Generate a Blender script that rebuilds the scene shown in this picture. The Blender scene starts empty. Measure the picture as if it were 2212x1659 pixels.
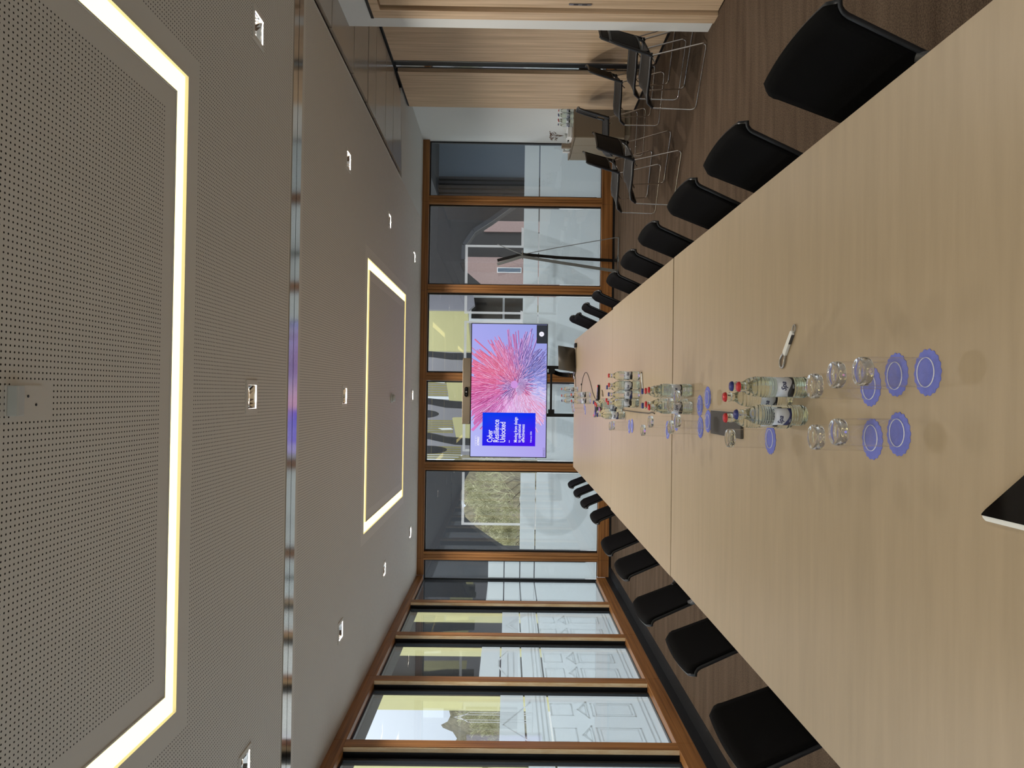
import bpy, bmesh, math, random
from mathutils import Vector, Matrix
PI = math.pi
S = bpy.context.scene
C = S.collection
R = random.Random(7)
# ------------------------------------------------------------------ camera
F = 1575.0
cam_d = bpy.data.cameras.new('camera')
cam = bpy.data.objects.new('camera', cam_d)
C.objects.link(cam)
cam_d.sensor_fit = 'HORIZONTAL'
cam_d.sensor_width = 36.0
cam_d.lens = F / 2212.0 * 36.0
cam_d.clip_start = 0.02
cam_d.clip_end = 400


def _n(v):
    return v.normalized()


ey = _n(Vector(((1096.5 - 1106) / F, -(852 - 829.5) / F, -1.0)))      # room axis in camera space
dn = Vector((1.0, -0.0135, 0.0))
dn = _n(dn - ey * dn.dot(ey))                                            # straight down in camera space
ez = -dn
ex = ey.cross(ez)
cam.matrix_world = Matrix.Translation((0, 0, 1.60)) @ Matrix((ex, ey, ez)).to_4x4()
S.camera = cam
# ------------------------------------------------------------------ colour management, world, light levels
S.view_settings.view_transform = 'Standard'
S.view_settings.look = 'None'
S.view_settings.gamma = 1.0
EXPO = 0.37
S.view_settings.exposure = EXPO
KX = 2.0 ** -EXPO     # keeps the screens' own brightness in step with the exposure
S.view_settings.use_curve_mapping = False
S.cycles.transparent_max_bounces = 40
S.cycles.max_bounces = 14
S.cycles.sample_clamp_indirect = 6.0
SKY = 0.72            # overcast sky strength
LAMP = 16.0           # watts of each square ceiling downlight
W = bpy.data.worlds.new('overcast_sky')
S.world = W
W.use_nodes = True
nt = W.node_tree
nt.nodes.clear()
wo = nt.nodes.new('ShaderNodeOutputWorld')
wb = nt.nodes.new('ShaderNodeBackground')
wb.inputs[1].default_value = SKY
tc = nt.nodes.new('ShaderNodeTexCoord')
sp = nt.nodes.new('ShaderNodeSeparateXYZ')
rp = nt.nodes.new('ShaderNodeValToRGB')
rp.color_ramp.elements[0].position = 0.0
rp.color_ramp.elements[0].color = (0.74, 0.86, 0.98, 1)
rp.color_ramp.elements[1].position = 0.9
rp.color_ramp.elements[1].color = (0.84, 0.92, 1.0, 1)
nt.links.new(tc.outputs['Generated'], sp.inputs[0])
nt.links.new(sp.outputs['Z'], rp.inputs[0])
mrs = nt.nodes.new('ShaderNodeMapRange')       # an overcast sky is brightest overhead
mrs.inputs[1].default_value = 0.0
mrs.inputs[2].default_value = 1.0
mrs.inputs[3].default_value = SKY
mrs.inputs[4].default_value = SKY * 3.6
nt.links.new(sp.outputs['Z'], mrs.inputs[0])
nt.links.new(mrs.outputs[0], wb.inputs[1])
nt.links.new(rp.outputs[0], wb.inputs[0])
nt.links.new(wb.outputs[0], wo.inputs[0])


# ------------------------------------------------------------------ materials
def lin(c):
    return tuple(((v / 255) / 12.92 if v / 255 <= 0.04045 else ((v / 255 + 0.055) / 1.055) ** 2.4) for v in c) + (1.0,)


def new_mat(name):
    m = bpy.data.materials.new(name)
    m.use_nodes = True
    m.node_tree.nodes.clear()
    return m, m.node_tree


def N(t, kind, **kw):
    n = t.nodes.new(kind)
    for k, v in kw.items():
        setattr(n, k, v)
    return n


def plain(name, rgb, rough=0.5, metal=0.0, bump=0.0, scale=200.0, var=0.0, vscale=6.0, spec=0.5, coat=0.0):
    m, t = new_mat(name)
    o = N(t, 'ShaderNodeOutputMaterial')
    b = N(t, 'ShaderNodeBsdfPrincipled')
    t.links.new(b.outputs[0], o.inputs[0])
    b.inputs['Base Color'].default_value = lin(rgb)
    b.inputs['Roughness'].default_value = rough
    b.inputs['Metallic'].default_value = metal
    b.inputs['Specular IOR Level'].default_value = spec
    b.inputs['Coat Weight'].default_value = coat
    tcn = N(t, 'ShaderNodeTexCoord')
    if var:
        nz = N(t, 'ShaderNodeTexNoise')
        nz.inputs['Scale'].default_value = vscale
        nz.inputs['Detail'].default_value = 4
        t.links.new(tcn.outputs['Object'], nz.inputs['Vector'])
        mx = N(t, 'ShaderNodeMix', data_type='RGBA')
        a = lin(rgb)
        mx.inputs[6].default_value = tuple(x * (1 - var) for x in a[:3]) + (1,)
        mx.inputs[7].default_value = tuple(min(1, x * (1 + var)) for x in a[:3]) + (1,)
        t.links.new(nz.outputs[0], mx.inputs[0])
        t.links.new(mx.outputs[2], b.inputs['Base Color'])
    if bump:
        nb = N(t, 'ShaderNodeTexNoise')
        nb.inputs['Scale'].default_value = scale
        t.links.new(tcn.outputs['Object'], nb.inputs['Vector'])
        bp = N(t, 'ShaderNodeBump')
        bp.inputs['Strength'].default_value = bump
        bp.inputs['Distance'].default_value = 0.002
        t.links.new(nb.outputs[0], bp.inputs['Height'])
        t.links.new(bp.outputs[0], b.inputs['Normal'])
    return m


def streaky(name, dark, light, stretch, rough=0.5, detail=6, rough_noise=0.6, lo=0.3, hi=0.7, fine=None, space='Object', spec=0.4):
    """grain: noise squeezed along two axes"""
    m, t = new_mat(name)
    o = N(t, 'ShaderNodeOutputMaterial')
    b = N(t, 'ShaderNodeBsdfPrincipled')
    t.links.new(b.outputs[0], o.inputs[0])
    b.inputs['Roughness'].default_value = rough
    b.inputs['Specular IOR Level'].default_value = spec
    tcn = N(t, 'ShaderNodeTexCoord')
    mp = N(t, 'ShaderNodeMapping')
    mp.inputs['Scale'].default_value = stretch
    t.links.new(tcn.outputs[space], mp.inputs[0])
    nz = N(t, 'ShaderNodeTexNoise')
    nz.inputs['Scale'].default_value = 1.0
    nz.inputs['Detail'].default_value = detail
    nz.inputs['Roughness'].default_value = rough_noise
    t.links.new(mp.outputs[0], nz.inputs['Vector'])
    cr = N(t, 'ShaderNodeValToRGB')
    cr.color_ramp.elements[0].position = lo
    cr.color_ramp.elements[0].color = lin(dark)
    cr.color_ramp.elements[1].position = hi
    cr.color_ramp.elements[1].color = lin(light)
    t.links.new(nz.outputs[0], cr.inputs[0])
    last = cr.outputs[0]
    if fine:
        fs, amt = fine
        n2 = N(t, 'ShaderNodeTexNoise')
        n2.inputs['Scale'].default_value = fs
        n2.inputs['Detail'].default_value = 2
        t.links.new(tcn.outputs[space], n2.inputs['Vector'])
        mr = N(t, 'ShaderNodeMapRange')
        mr.inputs[1].default_value = 0.3
        mr.inputs[2].default_value = 0.7
        mr.inputs[3].default_value = 1 - amt
        mr.inputs[4].default_value = 1 + amt
        t.links.new(n2.outputs[0], mr.inputs[0])
        mx = N(t, 'ShaderNodeMix', data_type='RGBA', blend_type='MULTIPLY')
        mx.inputs[0].default_value = 1.0
        t.links.new(last, mx.inputs[6])
        t.links.new(mr.outputs[0], mx.inputs[7])
        last = mx.outputs[2]
        bp = N(t, 'ShaderNodeBump')
        bp.inputs['Strength'].default_value = 0.5
        bp.inputs['Distance'].default_value = 0.003
        t.links.new(n2.outputs[0], bp.inputs['Height'])
        t.links.new(bp.outputs[0], b.inputs['Normal'])
    t.links.new(last, b.inputs['Base Color'])
    return m


def emit(name, rgb, k=1.0, linear=False):
    m, t = new_mat(name)
    o = N(t, 'ShaderNodeOutputMaterial')
    e = N(t, 'ShaderNodeEmission')
    e.inputs[0].default_value = rgb if linear else lin(rgb)
    e.inputs[1].default_value = k
    t.links.new(e.outputs[0], o.inputs[0])
    return m


def pane_mat(name, tint=(1, 1, 1), f0=0.06):
    """clear sheet glass: mirror share rising with the angle, the rest passes straight through"""
    m, t = new_mat(name)
    o = N(t, 'ShaderNodeOutputMaterial')
    g = N(t, 'ShaderNodeNewGeometry')
    d = N(t, 'ShaderNodeVectorMath', operation='DOT_PRODUCT')
    t.links.new(g.outputs['Normal'], d.inputs[0])
    t.links.new(g.outputs['Incoming'], d.inputs[1])
    ab = N(t, 'ShaderNodeMath', operation='ABSOLUTE')
    t.links.new(d.outputs['Value'], ab.inputs[0])
    on = N(t, 'ShaderNodeMath', operation='SUBTRACT')
    on.inputs[0].default_value = 1.0
    t.links.new(ab.outputs[0], on.inputs[1])
    pw = N(t, 'ShaderNodeMath', operation='POWER')
    pw.inputs[1].default_value = 5.0
    t.links.new(on.outputs[0], pw.inputs[0])
    ma = N(t, 'ShaderNodeMath', operation='MULTIPLY_ADD')
    ma.inputs[1].default_value = 1 - f0
    ma.inputs[2].default_value = f0
    t.links.new(pw.outputs[0], ma.inputs[0])
    tr = N(t, 'ShaderNodeBsdfTransparent')
    tr.inputs[0].default_value = tint + (1,)
    gl = N(t, 'ShaderNodeBsdfGlossy')
    gl.inputs['Roughness'].default_value = 0.0
    mx = N(t, 'ShaderNodeMixShader')
    t.links.new(ma.outputs[0], mx.inputs[0])
    t.links.new(tr.outputs[0], mx.inputs[1])
    t.links.new(gl.outputs[0], mx.inputs[2])
    t.links.new(mx.outputs[0], o.inputs[0])
    return m


def film_mat(name, trans=0.75, col=(0.93, 0.96, 0.97)):
    m, t = new_mat(name)
    o = N(t, 'ShaderNodeOutputMaterial')
    a = N(t, 'ShaderNodeBsdfTranslucent')
    a.inputs[0].default_value = col + (1,)
    b = N(t, 'ShaderNodeBsdfDiffuse')
    b.inputs[0].default_value = col + (1,)
    mx = N(t, 'ShaderNodeMixShader')
    mx.inputs[0].default_value = trans
    t.links.new(b.outputs[0], mx.inputs[1])
    t.links.new(a.outputs[0], mx.inputs[2])
    t.links.new(mx.outputs[0], o.inputs[0])
    return m


def motif_mat(name, k=.55):
    """a second thin layer of film: part clear, part milky"""
    m = film_mat(name, 0.6, (0.97, 0.98, 0.99))
    t = m.node_tree
    o = [n for n in t.nodes if n.type == 'OUTPUT_MATERIAL'][0]
    base = o.inputs[0].links[0].from_socket
    tr = N(t, 'ShaderNodeBsdfTransparent')
    mx = N(t, 'ShaderNodeMixShader')
    mx.inputs[0].default_value = k
    t.links.new(tr.outputs[0], mx.inputs[1])
    t.links.new(base, mx.inputs[2])
    t.links.new(mx.outputs[0], o.inputs[0])
    return m


def glass_mat(name, col=(1, 1, 1), ior=1.45, rough=0.0):
    m, t = new_mat(name)
    o = N(t, 'ShaderNodeOutputMaterial')
    g = N(t, 'ShaderNodeBsdfGlass')
    g.inputs['Color'].default_value = col + (1,)
    g.inputs['IOR'].default_value = ior
    g.inputs['Roughness'].default_value = rough
    t.links.new(g.outputs[0], o.inputs[0])
    return m


def soft_glass(name, col, ior, clear):
    """refracting glass with a share of light passing straight through"""
    m = glass_mat(name, col, ior)
    t = m.node_tree
    o = [n for n in t.nodes if n.type == 'OUTPUT_MATERIAL'][0]
    base = o.inputs[0].links[0].from_socket
    tr = N(t, 'ShaderNodeBsdfTransparent')
    mx = N(t, 'ShaderNodeMixShader')
    mx.inputs[0].default_value = 1 - clear
    t.links.new(tr.outputs[0], mx.inputs[1])
    t.links.new(base, mx.inputs[2])
    t.links.new(mx.outputs[0], o.inputs[0])
    return m


def vcol_emit(name, k):
    m, t = new_mat(name)
    o = N(t, 'ShaderNodeOutputMaterial')
    e = N(t, 'ShaderNodeEmission')
    e.inputs[1].default_value = k
    a = N(t, 'ShaderNodeAttribute', attribute_name='picture')
    t.links.new(a.outputs['Color'], e.inputs[0])
    t.links.new(e.outputs[0], o.inputs[0])
    return m


def perforated(name, rgb, hole, pitch, radius):
    m, t = new_mat(name)
    o = N(t, 'ShaderNodeOutputMaterial')
    b = N(t, 'ShaderNodeBsdfPrincipled')
    b.inputs['Roughness'].default_value = 0.7
    b.inputs['Specular IOR Level'].default_value = 0.2
    t.links.new(b.outputs[0], o.inputs[0])
    tcn = N(t, 'ShaderNodeTexCoord')
    mp = N(t, 'ShaderNodeVectorMath', operation='SCALE')
    mp.inputs['Scale'].default_value = 1.0 / pitch
    t.links.new(tcn.outputs['Object'], mp.inputs[0])
    fr = N(t, 'ShaderNodeVectorMath', operation='FRACTION')
    t.links.new(mp.outputs[0], fr.inputs[0])
    s_ = N(t, 'ShaderNodeVectorMath', operation='SUBTRACT')
    s_.inputs[1].default_value = (0.5, 0.5, 0.5)
    t.links.new(fr.outputs[0], s_.inputs[0])
    z = N(t, 'ShaderNodeVectorMath', operation='MULTIPLY')
    z.inputs[1].default_value = (1, 1, 0)
    t.links.new(s_.outputs[0], z.inputs[0])
    ln = N(t, 'ShaderNodeVectorMath', operation='LENGTH')
    t.links.new(z.outputs[0], ln.inputs[0])
    lt = N(t, 'ShaderNodeMath', operation='LESS_THAN')
    lt.inputs[1].default_value = radius / pitch
    t.links.new(ln.outputs['Value'], lt.inputs[0])
    mx = N(t, 'ShaderNodeMix', data_type='RGBA')
    mx.inputs[6].default_value = lin(rgb)
    mx.inputs[7].default_value = lin(hole)
    t.links.new(lt.outputs[0], mx.inputs[0])
    t.links.new(mx.outputs[2], b.inputs['Base Color'])
    return m


CEIL = (211, 207, 200)
M = dict(
    ceil=plain('painted_ceiling', CEIL, 0.7, spec=0.2),
    perf=perforated('perforated_ceiling', CEIL, (30, 27, 25), 0.0175, 0.0031),
    soffit=plain('soffit_paint', (205, 206, 202), 0.8, spec=0.2),
    white=plain('white_wall_paint', (226, 228, 226), 0.8, spec=0.2, bump=0.15, scale=300),
    carpet=streaky('carpet', (74, 61, 50), (96, 82, 69), (1.0, 9, 1), 0.95, lo=0.3, hi=0.7, fine=(150, 0.45), spec=0.05),
    oak=streaky('oak_veneer', (184, 156, 124), (230, 204, 172), (30, 30, 0.9), 0.45, detail=8),
    larch=streaky('larch_posts', (112, 72, 36), (188, 132, 78), (40, 40, 0.8), 0.4, detail=7),
    larch_h=streaky('larch_rail_cross', (108, 68, 35), (176, 122, 70), (0.8, 40, 40), 0.4, detail=7),
    larch_y=streaky('larch_rail_along', (108, 68, 35), (176, 122, 70), (40, 0.8, 40), 0.4, detail=7),
    larch_light=streaky('larch_pale_daylit', (226, 188, 136), (252, 232, 196), (25, 25, 5), 0.5, detail=5),  # paler side wood, lightened further to carry the daylight falling on it
    gasket=plain('black_gasket', (16, 19, 23), 0.4),
    blackmetal=plain('black_metal', (20, 20, 21), 0.45),
    grille=plain('black_floor_grille', (20, 22, 25), 0.5),
    chrome=plain('chrome', (235, 235, 235), 0.06, 1.0),
    track=plain('polished_track', (196, 190, 182), 0.12, 1.0),
    steel=plain('brushed_steel', (170, 168, 165), 0.3, 1.0),
    lacquer=plain('beige_lacquer', (176, 164, 150), 0.16, spec=0.6),
    table=streaky('table_laminate', (164, 146, 120), (175, 156, 129), (2.2, 26, 1), 0.42, detail=5, lo=0.25, hi=0.75, spec=0.4),
    tedge=plain('table_edge', (165, 148, 122), 0.5),
    fabric=plain('black_mesh_fabric', (11, 11, 12), 0.9, bump=0.3, scale=900, spec=0.08),
    shell=plain('charcoal_plastic_shell', (34, 36, 40), 0.35),
    arm=plain('grey_arm_plastic', (66, 66, 68), 0.4),
    mesh=plain('dark_mesh_seat', (40, 36, 33), 0.7, bump=0.2, scale=800, spec=0.3),
    frame=plain('black_frame_plastic', (24, 25, 28), 0.35),
    pane=pane_mat('window_glass'),
    film=film_mat('frosted_film', 0.75, (0.86, 0.90, 0.91)),
    film2=motif_mat('frosted_film_motif', .5),
    film3=motif_mat('frosted_film_lines', .9),
    strip=emit('ceiling_strip_light', (2.3, 1.92, 0.76, 1), 1.0, True),
    lens=emit('downlight_lens', (1.0, 0.93, 0.80, 1), 1.0, True),
    glass=soft_glass('tumbler_base_glass', (0.99, 0.995, 0.995), 1.5, .05),
    rim=film_mat('tumbler_rim_painted_glint', .4, (.97, .97, .97)),  # milky white puts the rim's bright refracted light into its colour
    wall_glass=pane_mat('tumbler_wall_glass', (0.996, 0.996, 0.994), 0.05),
    bottle=glass_mat('bottle_glass_and_water', (0.965, 0.985, 0.95), 1.36),
    coaster=plain('blue_coaster', (116, 124, 204), 0.8, bump=0.4, scale=300, var=0.12, vscale=60, spec=0.2),
    red=plain('red_cap', (196, 42, 44), 0.3, 0.3),
    blue=plain('navy_cap', (44, 52, 120), 0.3, 0.3),
    label=plain('silver_label', (196, 202, 212), 0.4, 0.2),
    navy=plain('navy_ink', (28, 36, 84), 0.5),
    dark=plain('dark_ink', (30, 30, 34), 0.5),
    slate=plain('dark_slate', (42, 39, 38), 0.6),
    tv=plain('tv_bezel', (10, 10, 12), 0.3),
    bar=plain('taupe_speaker_cloth', (150, 136, 118), 0.8, bump=0.4, scale=1500),
    picture=vcol_emit('screen_picture', KX),
    card=None,
    ink=emit('screen_white', (242, 240, 252), KX),
    greybox=emit('screen_grey', (52, 55, 62), KX),
    laptop=plain('laptop_lid', (98, 94, 88), 0.4, 0.5),
    cable=plain('grey_cable', (70, 64, 58), 0.5),
    easel=plain('grey_steel', (122, 126, 126), 0.5, 0.0),
    cab=plain('taupe_cabinet', (146, 134, 114), 0.45),
    cab_side=plain('taupe_cabinet_end', (128, 112, 92), 0.5),
    paper=plain('white_card', (236, 236, 236), 0.6),
    dried=plain('dried_flower', (110, 84, 66), 0.9, var=0.4, vscale=80),
    glossblack=plain('black_glass', (6, 6, 7), 0.06),
    whitep=plain('white_plastic', (232, 234, 232), 0.35),
    greyp=plain('pale_grey_plastic', (190, 194, 190), 0.5),
    led=emit('red_led', (255, 40, 30), 1.2),
    yellow=plain('yellow_cladding', (216, 208, 150), 0.6, var=0.06, vscale=2),
    yellow2=plain('olive_cladding', (150, 142, 92), 0.7, var=0.06, vscale=2),
    brick=plain('pink_brick', (152, 128, 122), 0.9, var=0.2, vscale=18),
    conc=plain('grey_render', (146, 144, 150), 0.8, var=0.08, vscale=2),
    darkclad=plain('dark_cladding', (36, 38, 41), 0.6),
    dim=plain('dim_grey_wall', (92, 104, 116), 0.8),
    paving=plain('paving', (176, 176, 172), 0.9, var=0.1, vscale=3),
    twig=plain('winter_twigs', (178, 174, 138), 0.9, var=0.5, vscale=1.5),
    bark=plain('bark', (84, 76, 62), 0.9, var=0.3, vscale=20),
    copse=streaky('winter_woodland', (48, 47, 34), (156, 146, 118), (5, 5, 1.2), 0.95, detail=12, rough_noise=0.9, lo=0.32, hi=0.68),
    carwhite=plain('white_car_paint', (226, 228, 230), 0.25),
    carred=plain('red_lamp_plastic', (200, 36, 40), 0.3),
    tyre=plain('tyre_rubber', (24, 24, 25), 0.8),
)


# ------------------------------------------------------------------ mesh builder
class MB:
    def __init__(s):
        s.v, s.f, s.mi, s.sm = [], [], [], []

    def add(s, vs, fs, mi=0, smooth=False, mat=None):
        o = len(s.v)
        s.v += [tuple(mat @ Vector(p)) if mat else tuple(p) for p in vs]
        for f in fs:
            s.f.append(tuple(i + o for i in f))
            s.mi.append(mi)
            s.sm.append(smooth)
        return s

    def box(s, a, b, mi=0, mat=None):
        (x0, y0, z0), (x1, y1, z1) = a, b
        vs = [(x0, y0, z0), (x1, y0, z0), (x1, y1, z0), (x0, y1, z0), (x0, y0, z1), (x1, y0, z1), (x1, y1, z1), (x0, y1, z1)]
        return s.add(vs, [(3, 2, 1, 0), (4, 5, 6, 7), (0, 1, 5, 4), (1, 2, 6, 5), (2, 3, 7, 6), (3, 0, 4, 7)], mi, False, mat)

    def prism(s, poly, lo, hi, axis='z', mi=0, mat=None):
        """polygon extruded along an axis; poly gives the two other coordinates in order (xy, xz or yz)"""
        def P(p, h):
            return {'z': (p[0], p[1], h), 'y': (p[0], h, p[1]), 'x': (h, p[0], p[1])}[axis]
        n = len(poly)
        vs = [P(p, lo) for p in poly] + [P(p, hi) for p in poly]
        fs = [tuple(range(n - 1, -1, -1)), tuple(range(n, 2 * n))] + [(i, (i + 1) % n, n + (i + 1) % n, n + i) for i in range(n)]
        return s.add(vs, fs, mi, False, mat)

    def lathe(s, prof, n=24, mi=0, c=(0, 0, 0), mat=None, close=False, smooth=True):
        vs, fs = [], []
        m = len(prof)
        for k in range(n):
            a = 2 * PI * k / n
            for r, z in prof:
                vs.append((c[0] + r * math.cos(a), c[1] + r * math.sin(a), c[2] + z))
        for k in range(n):
            k2 = (k + 1) % n
            for i in range(m - 1 + (1 if close else 0)):
                i2 = (i + 1) % m
                fs.append((k * m + i, k2 * m + i, k2 * m + i2, k * m + i2))
        return s.add(vs, fs, mi, smooth, mat)

    def tube(s, pts, r, n=10, mi=0, cap=True, mat=None, closed=False):
        pts = [Vector(p) for p in pts]
        rs = r if isinstance(r, (list, tuple)) else [r] * len(pts)
        L = len(pts)
        up = None
        vs, fs = [], []
        for i, p in enumerate(pts):
            if closed:
                d = (pts[(i + 1) % L] - pts[i - 1]).normalized()
            else:
                d = (pts[min(i + 1, L - 1)] - pts[max(i - 1, 0)]).normalized()
            if up is None:
                up = d.orthogonal().normalized()
            up = (up - d * up.dot(d))
            up = up.normalized() if up.length > 1e-6 else d.orthogonal().normalized()
            w = d.cross(up)
            for k in range(n):
                a = 2 * PI * k / n
                vs.append(tuple(p + (up * math.cos(a) + w * math.sin(a)) * rs[i]))
        for i in range(L if closed else L - 1):
            j = (i + 1) % L
            for k in range(n):
                k2 = (k + 1) % n
                fs.append((i * n + k, i * n + k2, j * n + k2, j * n + k))
        s.add(vs, fs, mi, True, mat)
        if cap and not closed:
            s.add(vs[:n], [tuple(range(n - 1, -1, -1))], mi, False, mat)
            s.add(vs[-n:], [tuple(range(n))], mi, False, mat)
        return s

    def grid(s, fn, nu, nv, mi=0, smooth=True, thick=None, mat=None):
        """surface fn(u, v); with thick (a vector function or number along normal) it is closed to a slab"""
        P = [[Vector(fn(i / nu, j / nv)) for j in range(nv + 1)] for i in range(nu + 1)]
        vs = [tuple(p) for row in P for p in row]
        w = nv + 1
        fs = [(i * w + j, (i + 1) * w + j, (i + 1) * w + j + 1, i * w + j + 1) for i in range(nu) for j in range(nv)]
        if thick is None:
            return s.add(vs, fs, mi, smooth, mat)
        back = []
        for i in range(nu + 1):
            for j in range(nv + 1):
                du = P[min(i + 1, nu)][j] - P[max(i - 1, 0)][j]
                dv = P[i][min(j + 1, nv)] - P[i][max(j - 1, 0)]
                nn = du.cross(dv)
                nn = nn.normalized() if nn.length > 1e-9 else Vector((0, 0, 1))
                back.append(tuple(P[i][j] - nn * thick))
        o = len(vs)
        fs2 = [tuple(reversed([k + o for k in f])) for f in fs]
        rim = [i * w for i in range(nu + 1)]
        rim += [nu * w + j for j in range(1, nv + 1)]
        rim += [i * w + nv for i in range(nu - 1, -1, -1)]
        rim += [j for j in range(nv - 1, 0, -1)]
        L = len(rim)
        fs3 = [(rim[(k + 1) % L], rim[k], rim[k] + o, rim[(k + 1) % L] + o) for k in range(L)]
        return s.add(vs + back, fs + fs2 + fs3, mi, smooth, mat)

    def build(s, name, mats, parent=None, loc=None, bevel=0.0, rot=None):
        me = bpy.data.meshes.new(name)
        me.from_pydata(s.v, [], s.f)
        me.polygons.foreach_set('material_index', s.mi)
        me.polygons.foreach_set('use_smooth', s.sm)
        for m in (mats if isinstance(mats, (list, tuple)) else [mats]):
            me.materials.append(m)
        me.update()
        bm = bmesh.new()
        bm.from_mesh(me)
        bmesh.ops.recalc_face_normals(bm, faces=bm.faces)
        bm.to_mesh(me)
        bm.free()
        o = bpy.data.objects.new(name, me)
        C.objects.link(o)
        if parent:
            o.parent = parent
        if loc is not None:
            o.location = loc
        if rot is not None:
            o.rotation_euler = rot
        if bevel:
            b = o.modifiers.new('soft_edges', 'BEVEL')
            b.width = bevel
            b.segments = 2
            b.limit_method = 'ANGLE'
        return o


def box(name, a, b, m, parent=None, bevel=0.0):
    return MB().box(a, b).build(name, m, parent, bevel=bevel)


def tag(o, label, cat, group=None, kind=None):
    o['label'] = label
    o['category'] = cat
    if group:
        o['group'] = group
    if kind:
        o['kind'] = kind
    return o


def struct(o, label=None):
    o['kind'] = 'structure'
    if label:
        o['label'] = label
    return o


def empty(name, loc=(0, 0, 0), rz=0.0):
    o = bpy.data.objects.new(name, None)
    C.objects.link(o)
    o.location = loc
    o.rotation_euler = (0, 0, rz)
    o.empty_display_size = 0.1
    return o


KIDS = {}


def children(o):
    return [c for c in bpy.data.objects if c.parent == o]


def copy_tree(o, parent=None):
    c = o.copy()
    C.objects.link(c)
    c.parent = parent
    for ch in children(o):
        copy_tree(ch, c)
    return c


def text_obj(name, body, size, m, parent, loc, rot, sx=1.0, shear=0.0, align='LEFT', thick=0.0005, bend=None, bold=0.0):
    cu = bpy.data.curves.new(name, 'FONT')
    cu.body = body
    cu.size = size
    cu.align_x = align
    cu.shear = shear
    cu.extrude = thick
    cu.offset = bold
    cu.resolution_u = 3
    t = bpy.data.objects.new(name, cu)
    me = bpy.data.meshes.new_from_object(t)
    bpy.data.objects.remove(t)
    bpy.data.curves.remove(cu)
    for v in me.vertices:
        v.co.x *= sx
        if bend:                                  # wrap round an upright cylinder of this radius
            a = v.co.x / bend
            rr = bend + v.co.z
            v.co = Vector((rr * math.sin(a), -rr * math.cos(a), v.co.y))
    me.materials.clear()
    me.materials.append(m)
    o = bpy.data.objects.new(name, me)
    C.objects.link(o)
    o.parent = parent
    o.location = loc
    o.rotation_euler = rot
    return o

# ------------------------------------------------------------------ room shell
CZ = 2.94
XL, XR, XW, XA, YF, YB = -2.75, 2.99, 3.68, 3.87, 11.07, -1.6      # glazed wall, wall by the door, veneer, alcove, far glazing, back
b = MB().prism([(-2.60, YB), (XR, YB), (XR, 5.92), (XW + .3, 5.92), (XW + .3, YF + .1), (-2.60, YF + .1)], -0.06, 0.0)
struct(b.build('floor', M['carpet']), 'dark brown streaked carpet')

DLX, DLY = (-1.95, -0.03, 1.91), (-0.55, 3.82, 5.99, 8.09, 10.23)
downs = [(x, y) for y in DLY for x in DLX if not (x == -0.03 and y == 8.09)]
LIGHTS = [(-1.32, 1.30, 0.36, 3.01), (-1.34, 1.28, 6.87, 9.46)]    # outer edges of the two light squares
LW_ = 0.105
OP = 0.063                                                           # half opening of a downlight
XE = 2.63                                                            # where the perforated ceiling stops
xs, ys = {XL - .14, XE, XL + .02}, {YB, YF + .14, 4.41, 4.44, 4.63, 4.70, 10.95}
for x0, x1, y0, y1 in LIGHTS:
    for d in (-.10, 0, LW_, LW_ + .09):
        xs |= {round(x0 + d, 4), round(x1 - d, 4)}
        ys |= {round(y0 + d, 4), round(y1 - d, 4)}
for x, y in downs:
    for d in (-.088, -OP, OP, .088):
        xs.add(round(x + d, 4))
        ys.add(round(y + d, 4))
xs |= {-.085, .015}
ys |= {1.98, 2.15}
xs, ys = sorted(x for x in xs if x <= XE), sorted(ys)


def cell(x, y):
    for px, py in downs:
        if abs(x - px) < OP and abs(y - py) < OP:
            return None
        if abs(x - px) < .088 and abs(y - py) < .088:
            return 0
    for x0, x1, y0, y1 in LIGHTS:
        ins = x0 < x < x1 and y0 < y < y1
        inn = x0 + LW_ < x < x1 - LW_ and y0 + LW_ < y < y1 - LW_
        if ins and not inn:
            return None
        if x0 - .1 < x < x1 + .1 and y0 - .1 < y < y1 + .1 and not (x0 + LW_ + .09 < x < x1 - LW_ - .09 and y0 + LW_ + .09 < y < y1 - LW_ - .09):
            return 0
    if 4.44 < y < 4.63:
        return None
    if 4.33 < y < 4.75 and (y > 4.41) and y < 4.70 or y > 10.95:
        return 0
    if -.085 < x < .015 and 1.95 < y < 2.15:
        return 0
    return 1


cb = MB()
for i in range(len(xs) - 1):
    for j in range(len(ys) - 1):
        k = cell((xs[i] + xs[i + 1]) / 2, (ys[j] + ys[j + 1]) / 2)
        if k is not None:
            cb.add([(xs[i], ys[j], CZ), (xs[i + 1], ys[j], CZ), (xs[i + 1], ys[j + 1], CZ), (xs[i], ys[j + 1], CZ)], [(0, 1, 2, 3)], k)
cb.box((XL - .2, YB, CZ + .12), (XW + .4, YF + .2, CZ + .16), 0)
cb.box((XE - .012, YB, CZ - .004), (XE, 8.93, CZ + .03), 0)
ceil = struct(cb.build('ceiling', [M['ceil'], M['perf']]), 'grey perforated ceiling')
# smooth plaster strip of ceiling over the alcove
sb = MB().prism([(XE, 8.93), (XE + .02, 8.93), (3.62, 8.75), (3.68, 8.75), (XA + .1, 9.2), (XA + .1, YF + .14), (XE, YF + .14)], CZ - .002, CZ + .03)
struct(sb.build('ceiling_plaster', M['soffit']), 'smooth pale ceiling over the alcove')
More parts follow.
